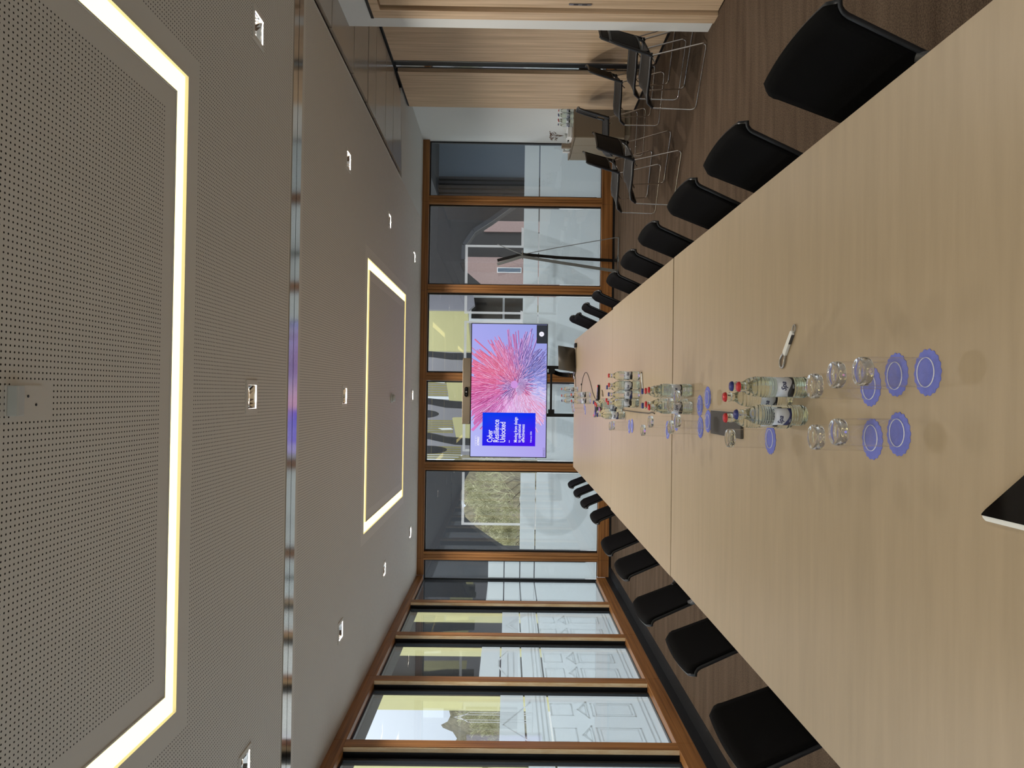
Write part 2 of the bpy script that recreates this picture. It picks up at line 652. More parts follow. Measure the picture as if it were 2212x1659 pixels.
# beige lacquered covers of the sliding wall's parking bay, black shadow gaps between them
cov = MB()
cov.box((XE + .055, YB, CZ + .02), (XA + .1, 8.7, CZ + .05), 1)
cov.box((XW + .051, 5.92, CZ - .012), (XA + .1, 9.3, CZ + .02), 1)  # black strip added above the leaves to stop sky leaking in
edges = [YB, 0.9, 2.5, 4.1, 5.35, 6.12, 6.72, 6.74, 7.13, 7.70, 8.2]
gap = .008
for i in range(len(edges) - 1):
    cov.box((XE + .06, edges[i] + gap, CZ - .006), (XW - .02, edges[i + 1] - gap, CZ + .018), 0)
cov.prism([(XE + .06, 8.2 + gap), (XW - .02, 8.2 + gap), (3.60, 8.73), (XE + .06, 8.86)], CZ - .006, CZ + .018, mi=0)
struct(cov.build('ceiling_covers', [M['lacquer'], M['gasket']]), 'glossy beige ceiling covers above the wire chairs')
# polished track across the ceiling
tb = MB()
tb.box((XL - .1, 4.44, CZ - .006), (XE, 4.531, CZ + .03), 0)
tb.box((XL - .1, 4.539, CZ - .006), (XE, 4.63, CZ + .03), 0)
tb.box((XL - .1, 4.531, CZ + .02), (XE, 4.539, CZ + .03), 1)
struct(tb.build('trim_1', [M['track'], M['gasket']]), 'polished metal partition track across the ceiling')

# walls
wb_ = MB()
wb_.box((XR, YB, 0), (XR + .12, 4.62, CZ))
wb_.box((XR, 4.62, 2.72), (XR + .12, 5.74, CZ))
wb_.box((XR, 5.74, 0), (XR + .12, 5.92, CZ))
wb_.box((XR + .12, 5.80, 0), (XW + .3, 5.92, CZ))
struct(wb_.build('wall_right', M['white']), 'white wall around the timber door')
struct(box('wall_alcove', (XA, 5.92, 0), (XA + .1, YF + .12, CZ), M['white']), 'white wall behind the sideboard')
struct(box('leak_panel', (XR + .30, YB, -.06), (XR + .36, 5.80, CZ), M['white']), 'white panel added behind the door against light leaks')  # unseen panel added to stop daylight leaking in under the door
struct(box('leak_floor', (XR, YB, -.06), (XR + .36, 5.80, -.001), M['carpet']), 'carpet strip added behind the door against light leaks')  # unseen strip added with the panel to close the same leak
struct(box('wall_back', (XL - .2, YB - .1, 0), (XR + .12, YB, CZ), M['white']), 'white wall behind the camera')
# timber door in its frame
df = MB()
df.prism([(XR - .02, 5.745), (XR + .13, 5.745), (XR + .13, 5.66), (XR + .05, 5.66), (XR + .05, 5.625), (XR - .02, 5.625)], 0.0, 2.72)
df.box((XR - .02, 4.62, 2.63), (XR + .13, 5.625, 2.72))
df.box((XR - .02, 4.62, 0), (XR + .13, 4.72, 2.63))
door = struct(df.build('door_1', M['oak'], bevel=.002), 'oak door frame in the white wall')
box('door_seal', (XR + .04, 5.600, 0.005), (XR + .055, 5.625, 2.62), M['gasket'], door)
box('door_head_seal', (XR - .025, 4.66, 2.70), (XR - .002, 5.745, 2.722), M['gasket'], door)
dl = box('door_leaf', (XR + .005, 4.73, 0.008), (XR + .05, 5.598, 2.625), M['oak'], door, bevel=.002)
dk = MB()
dk.prism([(5.535 + .013 * math.cos(a), 1.085 + (.075 if math.sin(a) > 0 else -.075) + .013 * math.sin(a)) for a in [2 * PI * k / 16 for k in range(16)]], XR - .001, XR + .006, 'x')
sp_ = dk.build('strike_plate', M['steel'], door)
box('latch_slot', (XR - .0025, 5.529, 1.10), (XR + .004, 5.541, 1.135), M['gasket'], sp_)
box('bolt_slot', (XR - .0025, 5.530, 1.03), (XR + .004, 5.540, 1.07), M['gasket'], sp_)

# sliding partition leaves faced in oak veneer, parked along the wall
for k, (y0, y1, lab) in enumerate([(6.93, 8.02, 'oak-veneered partition leaf beside the white wall end, wire chairs before it'),
                                   (8.31, 9.32, 'oak-veneered partition leaf beside the sideboard, past the chrome rails')]):
    pr = empty('partition_leaf', (XW, (y0 + y1) / 2, 0))
    tag(pr, lab, 'partition panel', 'oak partition leaves')
    h = (y1 - y0) / 2
    box('veneer_panel', (0, -h, .03), (.05, h, CZ - .03), M['oak'], pr)
    box('bottom_seal', (.005, -h, 0.0), (.05, h, .03), M['gasket'], pr)
    box('top_seal', (.005, -h, CZ - .03), (.05, h, CZ - .012), M['gasket'], pr)
rl = empty('partition_rail', (XW, 8.165, 0))
tag(rl, 'black and chrome upright rail between the two oak partition leaves', 'partition rail')
box('channel', (.05, -.142, 0), (.14, .142, CZ - .012), M['gasket'], rl)
for y, w in ((-.06, .014), (.045, .03), (.105, .014)):
    box('chrome_strip', (.022 if w > .02 else .03, y - w / 2, 0.0), (.05, y + w / 2, CZ - .012), M['chrome'] if w > .02 else M['steel'], rl)

# ------------------------------------------------------------------ timber posts and rails of the two glass walls
def post_far(x, n):
    w = .06
    pr = [(x - w, YF), (x - w + .03, YF), (x - w + .034, YF + .008), (x - w + .04, YF + .008), (x - w + .044, YF),
          (x + .012, YF), (x + .016, YF + .008), (x + .022, YF + .008), (x + .026, YF), (x + w, YF), (x + w, YF + .10), (x - w, YF + .10)]
    return struct(MB().prism(pr, .202, 2.838).build('trim_%d' % n, M['larch']), 'larch post of the end glazing')


def post_left(y, n):
    w = .062
    p = MB()
    p.box((XL - .10, y - w + .006, .222), (XL, y + w - .006, CZ - .1), 0)
    for y0, y1 in ((y - w, y - w + .006), (y + w - .006, y + w)):
        p.box((XL - .042, y0, .222), (XL - .006, y1, CZ - .1), 1)
        p.box((XL - .10, y0, .222), (XL - .042, y1, CZ - .1), 2)
    p.box((XL - .1, y - w - .035, .222), (XL - .085, y - w, CZ - .1), 2)
    return struct(p.build('trim_%d' % n, [M['larch'], M['larch_light'], M['gasket']], bevel=.0015), 'larch post of the side glazing')


FX = [2.955, 1.60, .257, -1.10, -2.456]
LY = [9.71, 8.397, 7.084, 5.771, 4.458, 3.145, 1.832, .519, -.794]
tn = 2
for x in FX:
    post_far(x, tn)
    tn += 1
for y in LY:
    post_left(y, tn)
    tn += 1
YG, XG = YF + .085, XL - .085                    # the glass planes
for a, b_, z0, z1, mat in ((-2.75, XA, 2.838, CZ, 'larch_h'), (-2.75, XA, .035, .202, 'larch_h')):
    xsplit = [a] + [x - .04 for x in reversed(FX)] + [b_]
    for k in range(len(xsplit) - 1):
        struct(box('trim_%d' % tn, (xsplit[k] + .001, YF, z0), (xsplit[k + 1] - .001, YF + .10, z1), M[mat], bevel=.002), 'larch rail of the end glazing')
        tn += 1
for z0, z1 in ((CZ - .1, CZ), (.085, .222)):
    ysplit = [YB] + [y + .05 for y in reversed(LY)] + [YF]
    for k in range(len(ysplit) - 1):
        struct(box('trim_%d' % tn, (XL - .10, ysplit[k] + .001, z0), (XL, ysplit[k + 1] - .001, z1), M['larch_y'], bevel=.002), 'larch rail of the side glazing')
        tn += 1
struct(box('baseboard_far', (-2.85, YF + .004, -.06), (XA, YF + .1, .036), M['gasket']))
gb = MB()
gb.box((XL - .1, YB, -.05), (XL + .004, YF, .086), 0)
for k in range(len(LY)):
    y0, y1 = LY[k] + .65, LY[k] - .65
    gb.box((XL + .004, max(y1 + .003, YB), -.05), (-2.595, min(y0 - .003, YF), .002), 0)
for k in range(14):
    gb.box((XL + .012 + k * .0105, YB, .002), (XL + .016 + k * .0105, YF, .006), 0)
struct(gb.build('baseboard_left', M['grille']), 'black heating grille along the side glazing')

# ------------------------------------------------------------------ glazing bays
CLEAR_GAP = .016


def ribbon(mb, pts, w, plane, off, closed=False):
    """flat raised line along points (a, z) on a glass plane; plane 'y' or 'x'"""
    t = .0012
    n = len(pts)
    for i in range(n if closed else n - 1):
        p, q = Vector(pts[i]), Vector(pts[(i + 1) % n])
        d = (q - p)
        if d.length < 1e-5:
            continue
        d.normalize()
        e = Vector((-d.y, d.x)) * (w / 2)
        p, q = p - d * w / 2, q + d * w / 2
        quad = [p + e, p - e, q - e, q + e]
        mb.prism([(a.x, a.y) for a in quad], off, off + t, plane)


def bay(n, plane, a0, a1, top, label, tops, motif=None):
    """one glazing bay between posts: black frame, clear pane, frosted bands with clear slits"""
    g = YG if plane == 'y' else XG
    z0, z1 = (.202, 2.838) if plane == 'y' else (.222, CZ - .1)
    lo, hi = (g - .012, g + .028) if plane == 'y' else (g - .028, g + .012)
    fr = MB()
    w = .022 if plane == 'y' else .03

    def rect(b0, b1, c0, c1):
        if plane == 'y':
            fr.box((b0, lo, c0), (b1, hi, c1))
        else:
            fr.box((lo, b0, c0), (hi, b1, c1))
    rect(a0, a0 + w, z0, z1)
    rect(a1 - w, a1, z0, z1)
    rect(a0 + w, a1 - w, z1 - .018, z1)
    rect(a0 + w, a1 - w, z0, z0 + .006)
    o = struct(fr.build('window_%d' % n, M['gasket']), label)
    p0, p1 = (g, g + .01) if plane == 'y' else (g - .01, g)
    MB().prism([(a0 + .01, z0 + .003), (a1 - .01, z0 + .003), (a1 - .01, z1 - .01), (a0 + .01, z1 - .01)], p0, p1, plane).build('pane', M['pane'], o)
    f0, f1 = (g + .012, g + .013) if plane == 'y' else (g - .013, g - .012)
    e0, e1 = a0 + w + .012, a1 - w - .012
    zz = z0 + .012
    for t in tops:
        MB().prism([(e0, zz), (e1, zz), (e1, t), (e0, t)], f0, f1, plane).build('frosted_film', M['film'], o)
        zz = t + CLEAR_GAP
    if motif:
        mb = MB()
        motif(mb, g + .014 if plane == 'y' else g - .0165, max(a0, e0), min(a1, e1))
        if mb.v:
            mb.build('film_motif', M['film2' if plane == 'y' else 'film3'], o)
    return o


def clip_box(mb, plane, off, x0, x1, z0, z1, a, b_):
    x0, x1 = max(x0, a), min(x1, b_)
    if x1 > x0:
        mb.prism([(x0, z0), (x1, z0), (x1, z1), (x0, z1)], off, off + .0012, plane)


# big outlined squares and sloping capital shapes along the end glazing
SQ = [(1.23, 2.29), (.12, 1.12), (-.88, .02), (-2.0, -.98)]


def far_motif(mb, off, a, b_):
    for k, (x0, x1) in enumerate(SQ):
        clip_box(mb, 'y', off, x0, x1, 2.24, 2.28, a, b_)
        clip_box(mb, 'y', off, x0, x1, .88, .92, a, b_)
        clip_box(mb, 'y', off, x0, x0 + .035, .92, 2.24, a, b_)
        clip_box(mb, 'y', off, x1 - .035, x1, .92, 2.24, a, b_)
    for poly in LETTERS:
        q = poly
        for side, lim in ((1, a), (-1, b_)):                       # clip to the bay
            out = []
            for i in range(len(q)):
                p, r = q[i], q[(i + 1) % len(q)]
                inp, inr = (p[0] - lim) * side >= 0, (r[0] - lim) * side >= 0
                if inp:
                    out.append(p)
                if inp != inr:
                    t = (lim - p[0]) / (r[0] - p[0])
                    out.append((lim, p[1] + t * (r[1] - p[1])))
            q = out
            if len(q) < 3:
                break
        if len(q) >= 3:
            mb.prism(q, off + .0015, off + .0027, 'y')


def stroke(p, q, w):
    return [(p[0] - w / 2, p[1]), (p[0] + w / 2, p[1]), (q[0] + w / 2, q[1]), (q[0] - w / 2, q[1])]


def arcpoly(cx, cz, r0, r1, a0, a1, n=7):
    out = []
    for i in range(n):
        t0, t1 = [math.radians(a0 + (a1 - a0) * (i + d) / n) for d in (0, 1)]
        out.append([(cx + r * math.cos(t), cz + r * math.sin(t)) for r, t in ((r0, t0), (r1, t0), (r1, t1), (r0, t1))])
    return out


LETTERS = [stroke((2.05, .32), (2.42, 1.42), .30), stroke((2.02, .85), (1.42, 1.36), .30), stroke((1.98, .95), (1.62, .32), .30),
           stroke((.80, .32), (1.16, 1.42), .26), [(.78, .95), (1.0, .78), (.55, .72), (.35, 1.0), (.45, 1.3), (.9, 1.42), (1.1, 1.2), (.75, 1.22), (.6, 1.1), (.62, .92)][0:4],
           stroke((.05, .32), (.35, 1.42), .26), stroke((.35, 1.35), (-.15, .35), .2), stroke((-.12, .32), (-.25, 1.40), .2), stroke((-.62, .32), (-.3, 1.42), .24)]
LETTERS += arcpoly(-1.62, .86, .30, .54, 60, 300, 9) + [[(-1.62, .75), (-1.10, .80), (-1.14, .98), (-1.62, .95)], [(-1.38, .30), (-1.14, .35), (-1.08, .8), (-1.30, .8)]]


def facade_motif(kind):
    """thin raised lines of old house fronts: windows, pediments, cornices, a gable"""
    def f(mb, off, a, b_):
        w = .014
        mid = (a + b_) / 2

        def L(pts, closed=False, ww=w):
            ribbon(mb, pts, ww, 'x', off, closed)
        span = b_ - a
        for z in (.30, .34):
            L([(a + .02, z), (b_ - .02, z)])
        for z in (1.22, 1.26, 1.30):
            L([(a + .02, z), (b_ - .02, z)])
        cols = [a + span * t for t in ((.26, .72) if kind != 1 else (.30, .70))]
        for c in cols:
            L([(c - .13, .42), (c + .13, .42), (c + .13, .80), (c - .13, .80)], True)
            L([(c - .10, .45), (c + .10, .45), (c + .10, .77), (c - .10, .77)], True, .008)
            L([(c - .17, .84), (c + .17, .84), (c, .93)], True)
            L([(c - .11, .86), (c + .11, .86), (c, .91)], True, .008)
            L([(c - .12, .98), (c + .12, .98), (c + .12, 1.17), (c - .12, 1.17)], True)
        if kind == 0:
            L([(a + .05, 1.34), (mid, 1.58), (b_ - .05, 1.34)])
            L([(a + .12, 1.34), (mid, 1.53), (b_ - .12, 1.34)])
        elif kind == 1:
            for z in (1.5, 1.56):
                L([(a + .2, z), (b_ - .2, z)])
            L([(a + .2 + .15 * i, 1.56 + .10 * math.sin(PI * i / 5)) for i in range(6)])
        elif kind == 2:
            L([(a + .1, 1.34), (a + .45, 1.6), (a + .9, 1.36), (b_ - .1, 1.36)])
            for d in (0, .045):
                L([(b_ - .52 - d, 1.36), (b_ - .52 - d, 1.95 - d), (b_ - .47, 2.03 - d), (b_ - .42 + d, 1.95 - d), (b_ - .42 + d, 1.36)], False, .009)
        else:
            L([(a + .1, 1.34), (mid, 1.40), (b_ - .1, 1.34)])
    return f


m2, m3, m4 = (1.145, 1.385), (1.15, 1.37, 1.61, 1.86), (1.18, 1.40, 1.63)
bay(1, 'y', 3.017, XA, 0, 'glazing bay beside the sideboard', m2)
bay(2, 'y', 1.662, 2.893, 0, 'glazing bay behind the easel stand', m2, far_motif)
bay(3, 'y', .319, 1.538, 0, 'glazing bay behind the screen, table side', m2, far_motif)
bay(4, 'y', -1.038, .195, 0, 'glazing bay behind the screen, speaker bar side', m2, far_motif)
bay(5, 'y', -2.394, -1.162, 0, 'glazing bay showing the trees', m2, far_motif)
bay(6, 'y', -2.83, -2.518, 0, 'narrow glazing bay at the corner', m3)
bay(7, 'x', 9.775, YF + .08, 0, 'side glazing bay at the corner', m3)
tl = [m4, (1.19, 1.41, 1.63, 1.85), m4, (1.18, 1.40), m4, m4, m4, m4]
for k in range(8):
    bay(8 + k, 'x', LY[k + 1] + .064, LY[k] - .1, 0, 'side glazing bay', tl[k], facade_motif((0, 1, 2, 3)[k % 4]))

# ------------------------------------------------------------------ ceiling lights and devices
for k, (x0, x1, y0, y1) in enumerate(LIGHTS):
    r = empty('ceiling_light', ((x0 + x1) / 2, (y0 + y1) / 2, CZ))
    tag(r, ['glowing warm light square framing perforated ceiling before the polished track', 'glowing light square framing perforated ceiling past the polished track'][k],
        'ceiling light', 'square light channels')
    hx, hy = (x1 - x0) / 2, (y1 - y0) / 2
    for s, (a, b_) in enumerate([((-hx, hy - LW_), (hx, hy)), ((-hx, -hy), (hx, -hy + LW_)), ((-hx, -hy + LW_), (-hx + LW_, hy - LW_)), ((hx - LW_, -hy + LW_), (hx, hy - LW_))]):
        MB().box((a[0], a[1], .010), (b_[0], b_[1], .03)).build('diffuser', M['strip'], r)
    tr = MB()
    for q, (w, o) in enumerate(((hx, hy), (hx - LW_, hy - LW_))):
        e = .006
        sgn = 1 if q == 0 else -1
        for (a, b_) in (((-w, o - e), (w, o)), ((-w, -o), (w, -o + e)), ((-w, -o + e), (-w + e, o - e)), ((w - e, -o + e), (w, o - e))):
            if q == 1:
                a, b_ = (a[0] - (0 if abs(a[0]) < w else e * 0), a[1]), b_
            tr.box((a[0], a[1], -.004), (b_[0], b_[1], .03))
    tr.build('light_trim', M['ceil'], r)

DL_LABEL = {(1.91, 3.82): 'square recessed downlight near the white door wall, before the polished track',
            (1.91, 5.99): 'square recessed downlight beside the glossy beige covers, past the polished track',
            (1.91, 8.09): 'square recessed downlight between the glowing square and the pale alcove ceiling',
            (1.91, 10.23): 'small square recessed downlight over the easel stand by the end glazing',
            (-.03, 3.82): 'square recessed downlight centred between big glowing square and polished track',
            (-.03, 5.99): 'square recessed downlight centred between polished track and far glowing square',
            (-.03, 10.23): 'square recessed downlight centred above the screen by the end glazing',
            (-1.95, 3.82): 'square recessed downlight by the side glazing, before the polished track',
            (-1.95, 5.99): 'square recessed downlight by the side glazing, just past the polished track',
            (-1.95, 8.09): 'square recessed downlight level with the far glowing square, side glazing side',
            (-1.95, 10.23): 'square recessed downlight by the corner of both glass walls'}


def make_downlight():
    r = empty('downlight')
    p = MB()
    for a, b_ in (((-.086, OP - .002), (.086, .086)), ((-.086, -.086), (.086, -OP + .002)), ((-.086, -OP + .002), (-OP + .002, OP - .002)), ((OP - .002, -OP + .002), (.086, OP - .002))):
        p.box((a[0], a[1], -.006), (b_[0], b_[1], -.0005))
    p.build('trim_plate', M['ceil'], r)
    c = MB()
    ring = [(OP, 0.0), (OP - .001, .006), (.052, .026), (.036, .034)]
    vs, fs = [], []
    n = 5
    for i, (h, z) in enumerate(ring):
        pts = []
        for s in range(4):
            for t in range(n):
                u = -1 + 2 * t / n
                q = [(u, -1), (1, u), (-u, 1), (-1, -u)][s]
                k = i / 3.0
                l = math.hypot(*q)
                m_ = (1 - k * .8) + k * .8 / l
                pts.append((q[0] * h * m_, q[1] * h * m_, z))
        vs += pts
    T = 4 * n
    for i in range(len(ring) - 1):
        for j in range(T):
            fs.append((i * T + j, i * T + (j + 1) % T, (i + 1) * T + (j + 1) % T, (i + 1) * T + j))
    c.add(vs, fs, 0, False)
    c.build('reflector', M['chrome'], r)
    MB().lathe([(0, .038), (.040, .038), (.040, .0355), (0, .0355)], 20).build('lamp_lens', M['lens'], r)
    return r


proto = make_downlight()
first = True
for x, y in downs:
    if y < 1.0:
        continue
    d = proto if first else copy_tree(proto)
    first = False
    d.location = (x, y, CZ)
    tag(d, DL_LABEL.get((x, y), 'square recessed downlight over the table end by the camera'), 'downlight', 'square recessed downlights')
for x, y in downs:
    ld = bpy.data.lights.new('downlight_lamp', 'AREA')
    ld.shape = 'DISK'
    ld.size = .066
    ld.energy = LAMP * (.35 if (x, y) == (-.03, 3.82) else 1.08)      # the one over the first table is dimmed
    ld.color = (1.0, .94, .86)
    lo = bpy.data.objects.new('downlight_lamp', ld)
    C.objects.link(lo)
    lo.location = (x, y, CZ + .0335)
# smoke detector: two round tiers
sd = empty('smoke_detector', (-.06, 8.41, CZ))
tag(sd, 'small round pale smoke detector inside the far glowing square', 'smoke detector')
MB().lathe([(0, 0), (.055, 0), (.055, -.012), (.05, -.016), (0, -.016)], 28).build('detector_base', M['greyp'], sd)
MB().lathe([(0, -.016), (.04, -.016), (.043, -.03), (.035, -.045), (.02, -.05), (0, -.05)], 28).build('detector_head', M['greyp'], sd)
# presence sensor on its plain plate
ps = empty('ceiling_sensor', (-.035, 2.03, CZ))
tag(ps, 'pale boxy sensor on plain plate amid the perforated ceiling', 'sensor')
MB().box((-.042, -.078, -.004), (.042, .073, 0)).build('sensor_plate', M['ceil'], ps)
pb = MB()
pb.prism([(-.075, -.004), (-.02, -.004), (-.022, -.016), (-.066, -.03), (-.075, -.03)], -.041, .041, 'x')
pb.build('sensor_housing', M['greyp'], ps, bevel=.002)
for q in ((.012, .01), (-.012, .045)):
    MB().lathe([(0, -.0055), (.004, -.0055), (.004, -.004), (0, -.004)], 10, c=(q[0], q[1], 0)).build('screw_hole', M['gasket'], ps)

# ------------------------------------------------------------------ conference tables pushed into one long row
TZ = .74


def table(name_label, x0, x1, y0, y1, rz=0.0):
    cx, cy = (x0 + x1) / 2, (y0 + y1) / 2
    hx, hy = (x1 - x0) / 2, (y1 - y0) / 2
    r = empty('conference_table', (cx, cy, 0), rz)
    tag(r, name_label, 'table', 'conference tables in one row')
    MB().box((-hx, -hy, TZ - .028), (hx, hy, TZ)).build('tabletop', M['table'], r, bevel=.0015)
    for sx in (-1, 1):
        for sy in (-1, 1):
            MB().box((sx * (hx - .60) - .03, sy * (hy - .30) - .03, 0), (sx * (hx - .60) + .03, sy * (hy - .30) + .03, TZ - .06)).build('leg', M['blackmetal'], r)
    MB().box((-hx + .56, -hy + .26, TZ - .075), (hx - .56, hy - .26, TZ - .029)).build('under_frame', M['blackmetal'], r)
    return r


table('tan conference table closest to the camera, holding blue coasters and upturned glasses', -.938, .722, .62, 3.795, -.0035)
table('tan conference table in mid row, holding glasses, bottles and a pen', -.936, .727, 3.812, 6.005)
table('tan conference table at the screen end, holding laptop and conference phone', -.925, .714, 6.011, 9.44)


# ------------------------------------------------------------------ black shell chairs round the table
def make_shell_chair():
    """local: +x towards the table, origin on the floor under the seat"""
    r = empty('conference_chair')

    def back(u, v, off=0.0, ins=0.0):
        t = (2 * v - 1)                                  # across
        top = .838 - .010 * t * t - .016 * max(0, (abs(t) - .86) / .14) ** 2
        z0 = .50
        if u < .86:
            q = u / .86
            z = z0 + (top - .028 - z0) * q
            x = -.236 - .128 * (z - z0) / .307
            w = .203 + .024 * q
        else:
            q = (u - .86) / .14
            z1 = top - .028
            z = z1 + .028 * math.sin(q * PI / 2)
            x = -.236 - .128 * (z1 - z0) / .307 - .036 * (.35 * q + .65 * q * q)
            w = .227 + .017 * q
        if u < .12:
            w -= .05 * (1 - u / .12) ** 2
        bow = .010 * (1 - t * t)
        return (x - bow + off, (w - ins) * t, z)
    MB().grid(lambda u, v: back(u, v), 22, 16, thick=-.013).build('back_shell', M['shell'], r)
    MB().grid(lambda u, v: back(.03 + u * .955, v, .0005, .005), 22, 16, thick=.0065).build('back_pad', M['fabric'], r)
    sb_ = MB()
    sb_.grid(lambda u, v: (-.235 + .49 * u, (2 * v - 1) * (.225 - .03 * u * u), .44 - .012 * math.sin(PI * u) - .05 * max(0, (u - .85) / .15) ** 2 + .03 * max(0, (.12 - u) / .12) ** 2), 14, 10, thick=-.03)
    sb_.build('seat', M['fabric'], r)
    for s in (-1, 1):
        a = MB()
        a.tube([(-.275, s * .196, .60), (-.268, s * .208, .580), (-.255, s * .218, .570)], [.012, .016, .020], 12)
        a.tube([(-.258, s * .222, .566), (-.20, s * .224, .566), (-.05, s * .226, .566), (.03, s * .226, .566)], [.021, .023, .023, .021], 14)
        a.tube([(.02, s * .226, .566), (.02, s * .226, .44), (.0, s * .20, .425)], .013, 10)
        a.build('armrest', M['arm'], r)
    b_ = MB()
    b_.lathe([(0, .06), (.028, .06), (.028, .22), (.018, .22), (.018, .40), (.05, .41), (.05, .425), (0, .425)], 16)
    b_.build('column', M['blackmetal'], r)
    for k in range(4):
        a = PI / 4 + k * PI / 2
        MB().tube([(.02 * math.cos(a), .02 * math.sin(a), .075), (.28 * math.cos(a), .28 * math.sin(a), .028)], [.02, .013], 10).lathe(
            [(0, 0), (.02, 0), (.02, .018), (.012, .024), (0, .024)], 12, c=(.28 * math.cos(a), .28 * math.sin(a), 0)).build('foot', M['blackmetal'], r)
    return r


CH = make_shell_chair()
right = [(.960, 2.085, 0.03), (.925, 2.76, .02), (.93, 3.41, .02), (.94, 4.20, 0), (.92, 4.86, .01), (.905, 5.57, 0), (.91, 6.54, -.02), (.915, 7.44, 0), (.90, 8.21, .03), (.955, 8.93, 0)]
left = [(-1.185, 2.60, -.03), (-1.15, 3.35, 0), (-1.235, 4.25, .02), (-1.18, 4.98, 0), (-1.18, 5.70, -.02), (-1.09, 6.48, 0), (-1.10, 7.36, .02), (-1.10, 8.11, 0), (-1.10, 8.87, 0)]
ordn = ['first', 'second', 'third', 'fourth', 'fifth', 'sixth', 'seventh', 'eighth', 'ninth', 'tenth']
one = True
for side, lst in (('r', right), ('l', left)):
    for k, (x, y, rz) in enumerate(lst):
        c = CH if one else copy_tree(CH)
        one = False
        if side == 'r':
            c.location = (x * 1.02 - .41, y * 1.02 - .15, 0)
            c.rotation_euler = (0, 0, PI + rz)
            lab = 'black shell chair on the carpet side of the table, %s counted from the camera' % ordn[k]
        else:
            c.location = (x * 1.02 + .41, y * 1.02 - .15, 0)
            c.rotation_euler = (0, 0, rz)
            lab = 'black shell chair on the glass-wall side of the table, %s counted from the camera' % ordn[k]
        tag(c, lab, 'chair', 'black shell chairs along the table')


# ------------------------------------------------------------------ wire chairs by the oak partition
def make_wire_chair():
    """local: +x forward; sled runners on the floor"""
    r = empty('wire_chair')

    def fillet(pts, rad=.045, n=5):
        out = [Vector(pts[0])]
        for i in range(1, len(pts) - 1):
            p, a, b_ = Vector(pts[i]), Vector(pts[i - 1]), Vector(pts[i + 1])
            d1, d2 = (a - p).normalized() * rad, (b_ - p).normalized() * rad
            for k in range(n + 1):
                t = k / n
                out.append((p + d1) * (1 - t) ** 2 + p * 2 * t * (1 - t) + (p + d2) * t ** 2)
        return out + [Vector(pts[-1])]
    for s in (-1, 1):
        MB().tube(fillet([(-.155, s * .252, .445), (-.275, s * .285, .0065), (.272, s * .285, .0065), (.279, s * .236, .366)]), .0068, 10).build('sled_leg', M['chrome'], r)
    MB().tube([(.12, -.236, .400), (.12, .236, .400)], .006, 8).tube([(-.10, -.24, .402), (-.10, .24, .402)], .006, 8).build('cross_rod', M['chrome'], r)
    st = MB()
    st.grid(lambda u, v: (-.17 + .45 * u, (2 * v - 1) * (.236 - .012 * abs(2 * u - 1)), .445 - .012 * math.sin(PI * u) - .075 * max(0, (u - .80) / .20) ** 1.7 - .02 * (1 - (2 * v - 1) ** 4) * math.sin(PI * u)), 16, 10, thick=-.005)
    st.build('seat', M['mesh'], r)
    rim = MB()
    for s in (-1, 1):
        rim.tube([(-.175, s * .242, .442), (0, s * .246, .434), (.16, s * .244, .432), (.235, s * .238, .418), (.275, s * .228, .372)], [.013, .014, .014, .013, .011], 8)
    rim.tube([(.277, -.228, .366), (.279, 0, .362), (.277, .228, .366)], .011, 8)
    rim.build('seat_frame', M['frame'], r)
    bk = MB()
    bk.grid(lambda u, v: (-.188 - .062 * u - .030 * (1 - (2 * v - 1) ** 2), (2 * v - 1) * (.232 - .012 * u), .53 + .245 * u), 10, 10, thick=.005)
    bk.build('backrest', M['mesh'], r)
    bf = MB()
    for s in (-1, 1):
        bf.tube([(-.150, s * .250, .425), (-.168, s * .246, .47), (-.19, s * .238, .56), (-.222, s * .228, .68), (-.250, s * .222, .775), (-.262, s * .212, .795)], [.013, .014, .014, .013, .012, .009], 8)
        bf.tube([(-.178, s * .235, .512), (-.16, s * .15, .455), (-.13, s * .12, .435)], [.012, .010, .008], 8)
    bf.tube([(-.255 - .03 * (1 - (t / 4) ** 2), .218 * t / 4, .785) for t in range(-4, 5)], .010, 8)
    bf.tube([(-.186 - .03 * (1 - (t / 4) ** 2), .236 * t / 4, .528) for t in range(-4, 5)], .008, 8)
    bf.build('back_frame', M['frame'], r)
    return r


WC = make_wire_chair()
wires = [((2.88, 6.32), (-.41, .345), 'black mesh wire chair closest to the white wall end, in front of another'),
         ((3.235, 7.01), (-.42, .32), 'black mesh wire chair behind the one closest to the white wall end'),
         ((3.31, 7.95), (-.49, .29), 'black mesh wire chair before the chrome rails of the oak partition'),
         ((3.25, 8.95), (-.50, .16), 'black mesh wire chair by the oak leaf end, beside the sideboard'),
         ((2.26, 7.15), (-.44, .34), 'black mesh wire chair standing out from the wall toward the table'),
         ((2.39, 8.07), (-.47, .30), 'black mesh wire chair toward the end glazing, before the sideboard front')]
for k, ((x, y), (dx, dy), lab) in enumerate(wires):
    c = WC if k == 0 else copy_tree(WC)
    c.location = (x, y, 0)
    c.rotation_euler = (0, 0, math.atan2(dy, dx))
    tag(c, lab, 'chair', 'wire chairs by the oak partition')

